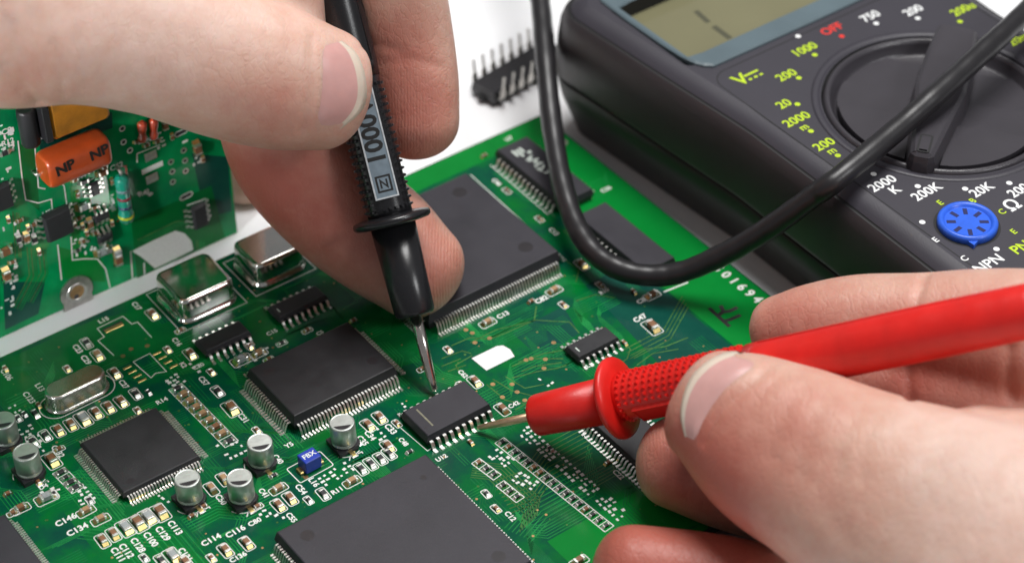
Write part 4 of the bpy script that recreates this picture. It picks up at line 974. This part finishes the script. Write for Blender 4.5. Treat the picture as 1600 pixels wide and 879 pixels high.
def hand(name, label, sweeps, voxel, creases, swell, tints, ridges, nails):
    parts = []
    mb = MB().use('skin')
    for st, cap in sweeps: sweep(mb, st, cap)
    o = put(name, mb)
    md = o.modifiers.new('remesh', 'REMESH'); md.mode = 'VOXEL'; md.voxel_size = voxel * MM
    dg = bpy.context.evaluated_depsgraph_get()
    me = bpy.data.meshes.new_from_object(o.evaluated_get(dg)); old = o.data
    o.modifiers.clear(); o.data = me; bpy.data.meshes.remove(old)
    bm = bmesh.new(); bm.from_mesh(me)
    for _ in range(14): bmesh.ops.smooth_vert(bm, verts=bm.verts, factor=.5, use_axis_x=True, use_axis_y=True, use_axis_z=True)
    bm.normal_update(); bm.to_mesh(me)
    tree = BVHTree.FromBMesh(bm); bm.free()
    n = len(me.vertices); co = np.empty(n * 3); me.vertices.foreach_get('co', co); co = co.reshape(-1, 3)
    no = np.empty(n * 3); me.vertices.foreach_get('normal', no); no = no.reshape(-1, 3)
    camv = Vector(CAM * MM)
    def cast(px, py):
        h = tree.ray_cast(camv, Vector(ray(px, py)).normalized()); return h[0], h[1]
    disp = np.zeros(n)
    for pts, dep, wid in creases:
        pp = catmull([np.array(p, float) for p in pts], 8) if len(pts) > 2 else [np.array(pts[0]) + (np.array(pts[1]) - np.array(pts[0])) * k / 8 for k in range(9)]
        hit = [cast(*p)[0] for p in pp]; hit = [np.array(h) for h in hit if h is not None]
        if not hit: continue
        d = np.full(n, 1e9)
        for i in range(len(hit) - 1):
            a, b = hit[i], hit[i + 1]; ab = b - a; t = np.clip(((co - a) @ ab) / (ab @ ab + 1e-12), 0, 1)
            taper = 1
            d = np.minimum(d, np.linalg.norm(co - a - t[:, None] * ab, axis=1))
        disp -= dep * MM * np.exp(-(d / (wid * MM)) ** 2)
    def pools(items, out):
        for px, py, rad, amt in items:
            h, _ = cast(px, py)
            if h is None: continue
            d = np.linalg.norm(co - np.array(h), axis=1); out += amt * np.exp(-(d / (rad * MM)) ** 2)
    sw = np.zeros(n); pools(swell, sw); disp += sw * MM
    co2 = co + no * disp[:, None]
    me.vertices.foreach_set('co', co2.ravel())
    tint = np.zeros(n); pools(tints, tint); rdg = np.zeros(n); pools(ridges, rdg)
    for nm, arr in (('tint', tint), ('ridge', np.clip(rdg, 0, 1))):
        a = me.attributes.new(nm, 'FLOAT', 'POINT'); a.data.foreach_set('value', arr.astype(np.float32))
    me.polygons.foreach_set('use_smooth', [True] * len(me.polygons)); me.update()
    if not me.materials: me.materials.append(MATS['skin'])
    bm = bmesh.new(); bm.from_mesh(me); tree = BVHTree.FromBMesh(bm); bm.free()
    tag(o, label, 'hand')
    # nails laid on the finished surface
    for cut, free in nails:
        cu_ = catmull([np.array(p, float) for p in cut], 5); fr_ = catmull([np.array(p, float) for p in free], 5)
        nv = len(cu_); nu = 12; G = np.zeros((nu + 1, nv, 3)); NN = np.zeros((nu + 1, nv, 3))
        for j in range(nv):
            for i in range(nu + 1):
                p = cu_[j] + (fr_[j] - cu_[j]) * i / nu; h, nn = tree.ray_cast(camv, Vector(ray(*p)).normalized())[:2]
                if h is None: h, nn = tree.find_nearest(camv + Vector(ray(*p)).normalized() * (np.linalg.norm(G[max(0, i - 1), j] - np.array(camv)) if i else .33))[:2]
                G[i, j] = h; NN[i, j] = nn
        for _ in range(6):
            K = G.copy(); K[1:-1, 1:-1] = (G[:-2, 1:-1] + G[2:, 1:-1] + G[1:-1, :-2] + G[1:-1, 2:]) / 4; G = K
            K = NN.copy(); K[1:-1, 1:-1] = (NN[:-2, 1:-1] + NN[2:, 1:-1] + NN[1:-1, :-2] + NN[1:-1, 2:]) / 4; NN = K
        nm_ = MB(); top = []; 
        for i in range(nu + 1):
            for j in range(nv):
                u, w_ = i / nu, j / (nv - 1); lift = .46 * min(1, u * 3) * min(1, min(w_, 1 - w_) * 6) - .10
                top.append(tuple((G[i, j] + NN[i, j] * (lift * MM)) / MM))
        bot = [tuple(np.array(t) - NN[k // nv, k % nv] * .7) for k, t in enumerate(top)]
        nn_ = len(top); nm_.use('nail')
        nm_.v = top + bot
        nm_.mats = ['nail', 'nail_tip']
        for i in range(nu):
            for j in range(nv - 1):
                a = i * nv + j; nm_.f.append([a, a + nv, a + nv + 1, a + 1]); nm_.m.append(1 if i >= nu - 2 else 0); nm_.smooth.append(True)
        ring_ = [j for j in range(nv)] + [i * nv + nv - 1 for i in range(1, nu + 1)] + [nu * nv + j for j in range(nv - 2, -1, -1)] + [i * nv for i in range(nu - 1, 0, -1)]
        for k in range(len(ring_)):
            a, b = ring_[k], ring_[(k + 1) % len(ring_)]; nm_.f.append([a, b, b + nn_, a + nn_]); nm_.m.append(1 if min(a, b) >= (nu - 1) * nv else 0); nm_.smooth.append(False)
        put('thumb_nail', nm_, o)
    return o

hand('hand', 'left hand reaching in from the upper left, gripping the black probe between thumb and fingers',
     [([(-260, -120, 300, 190, 17), (-120, -20, 308, 165, 14.5), (0, 25, 315, 146, 13), (120, 36, 321, 128, 12.3), (240, 60, 327, 122, 11.8), (350, 98, 332, 119, 11.5), (440, 124, 336, 112, 11), (500, 138, 339, 98, 10)], .78),
      ([(520, -420, 330, 110, 11), (570, -200, 345, 92, 9.5), (605, -60, 352, 84, 9), (628, 50, 357, 80, 8.6), (642, 130, 359, 76, 8.4), (650, 185, 360, 69, 8)], .95),
      ([(380, -250, 330, 100, 10), (420, 40, 345, 90, 9), (425, 150, 352, 92, 9), (455, 240, 358, 96, 9.2), (525, 318, 362, 96, 9.3), (600, 378, 364, 92, 9), (650, 420, 365, 80, 8.5)], .9),
      ([(250, -250, 350, 90, 9), (320, 60, 385, 62, 7.5), (362, 190, 397, 60, 7.5), (388, 275, 400, 52, 7)], .9),
      ([(-500, -900, 270, 300, 24), (-100, -550, 300, 330, 20), (200, -330, 322, 290, 16)], .6),
      ([(-300, -500, 295, 260, 20), (-250, -160, 300, 220, 17)], .5)],
     .6, [([(22, 40), (30, 90), (42, 140)], .35, .7), ([(85, 70), (92, 110), (100, 150)], .25, .8), ([(2, 112), (30, 138), (60, 165)], .8, 1.2), ([(52, 20), (58, 60), (66, 110)], .2, .7),
          ([(486, 62), (484, 130), (472, 205)], .35, .7), ([(560, 75), (590, 70), (625, 80)], .2, .8), ([(118, 60), (126, 100), (136, 140)], .14, .7), ([(10, 30), (14, 70), (20, 100)], .2, .8), ([(450, 40), (446, 90), (440, 150)], .1, 1.0), ([(600, 100), (640, 92), (690, 105)], .14, .8)],
     [(20, 175, 6, .8), (420, 100, 9, .5)],
     [(300, 120, 12, .12), (420, 175, 9, .25), (60, 140, 8, .2), (640, 180, 10, .45), (620, 70, 7, .35), (690, 420, 9, .35), (560, 380, 12, .3), (440, 300, 18, .5), (385, 290, 8, .45), (150, 40, 20, -.1), (350, 40, 15, -.15)],  # skin redness; strong pools also paint shade on the middle finger
     [(690, 420, 9, 1.0), (640, 190, 8, .5)],
     [([(497, 62), (494, 100), (495, 135), (489, 170), (481, 203)], [(530, 60), (557, 88), (569, 127), (565, 168), (524, 209)])])

hand('hand', 'right hand reaching in from the lower right, holding the red probe like a pencil',
     [([(1760, 1010, 285, 300, 24), (1600, 905, 292, 235, 19), (1480, 835, 300, 198, 16), (1380, 785, 305, 172, 14.5), (1290, 736, 309, 150, 12.5), (1215, 697, 312, 138, 11), (1150, 657, 315, 116, 9.5), (1105, 632, 317, 92, 8.2)], .55),
      ([(1900, 900, 298, 280, 20), (1680, 845, 302, 218, 18), (1510, 795, 306, 168, 14)], .6),
      ([(1850, 570, 314, 120, 11), (1650, 532, 318, 110, 10.5), (1540, 518, 322, 100, 10), (1440, 512, 326, 87, 9.5), (1340, 508, 330, 80, 9), (1266, 511, 333, 68, 8.3), (1226, 515, 335, 57, 7.5)], .9),
      ([(1850, 700, 316, 130, 11), (1600, 640, 322, 92, 10), (1450, 618, 326, 78, 9), (1330, 600, 329, 66, 8.2), (1270, 590, 331, 55, 7.5)], .8),
      ([(1650, 850, 322, 120, 11), (1500, 815, 325, 110, 10), (1350, 785, 327, 103, 9.5), (1230, 758, 330, 96, 9), (1130, 737, 331, 88, 8.7), (1060, 722, 332, 75, 8)], .9),
      ([(1700, 1080, 312, 130, 10), (1400, 1000, 316, 110, 9), (1250, 955, 318, 95, 9), (1110, 912, 319, 80, 8.5), (990, 890, 319, 72, 8)], .92),
      ([(2500, 1150, 280, 330, 22), (2150, 1000, 290, 340, 22), (1880, 830, 306, 340, 20)], .5)],
     .6, [([(1446, 428), (1438, 455), (1428, 480)], .5, .7), ([(1420, 560), (1419, 600), (1421, 625)], .55, .8), ([(1578, 545), (1576, 590), (1580, 620)], .6, .9),
          ([(1206, 570), (1165, 605), (1128, 640), (1100, 690)], .35, .7), ([(1255, 610), (1225, 650), (1205, 710)], .22, 1.6), ([(1285, 625), (1260, 680), (1250, 740)], .18, 1.6), ([(1330, 850), (1290, 780), (1300, 720)], .2, 2.2), ([(1345, 640), (1318, 690), (1312, 740)], .16, 1.4), ([(1375, 655), (1352, 700), (1350, 745)], .14, 1.2), ([(1225, 585), (1195, 612), (1172, 650)], .12, .9)],
     [(1400, 740, 12, .6), (1250, 660, 6, .3)],
     [(1080, 740, 13, .7), (1020, 700, 7, .3), (1000, 850, 12, .6), (1100, 860, 12, .5), (1210, 490, 7, .35), (1280, 470, 8, .2), (1330, 740, 12, .22), (1240, 640, 8, .2), (1500, 590, 14, .45), (1390, 590, 8, .4), (1560, 720, 18, -.15), (1450, 680, 12, -.1), (1120, 760, 8, .2)],  # skin redness; strongest pools stand in for shade on middle and ring fingers
     [(1010, 720, 8, .5)],
     [([(1196, 571), (1160, 594), (1126, 628), (1101, 664), (1088, 700)], [(1184, 549), (1128, 555), (1084, 587), (1066, 638), (1071, 690)])])
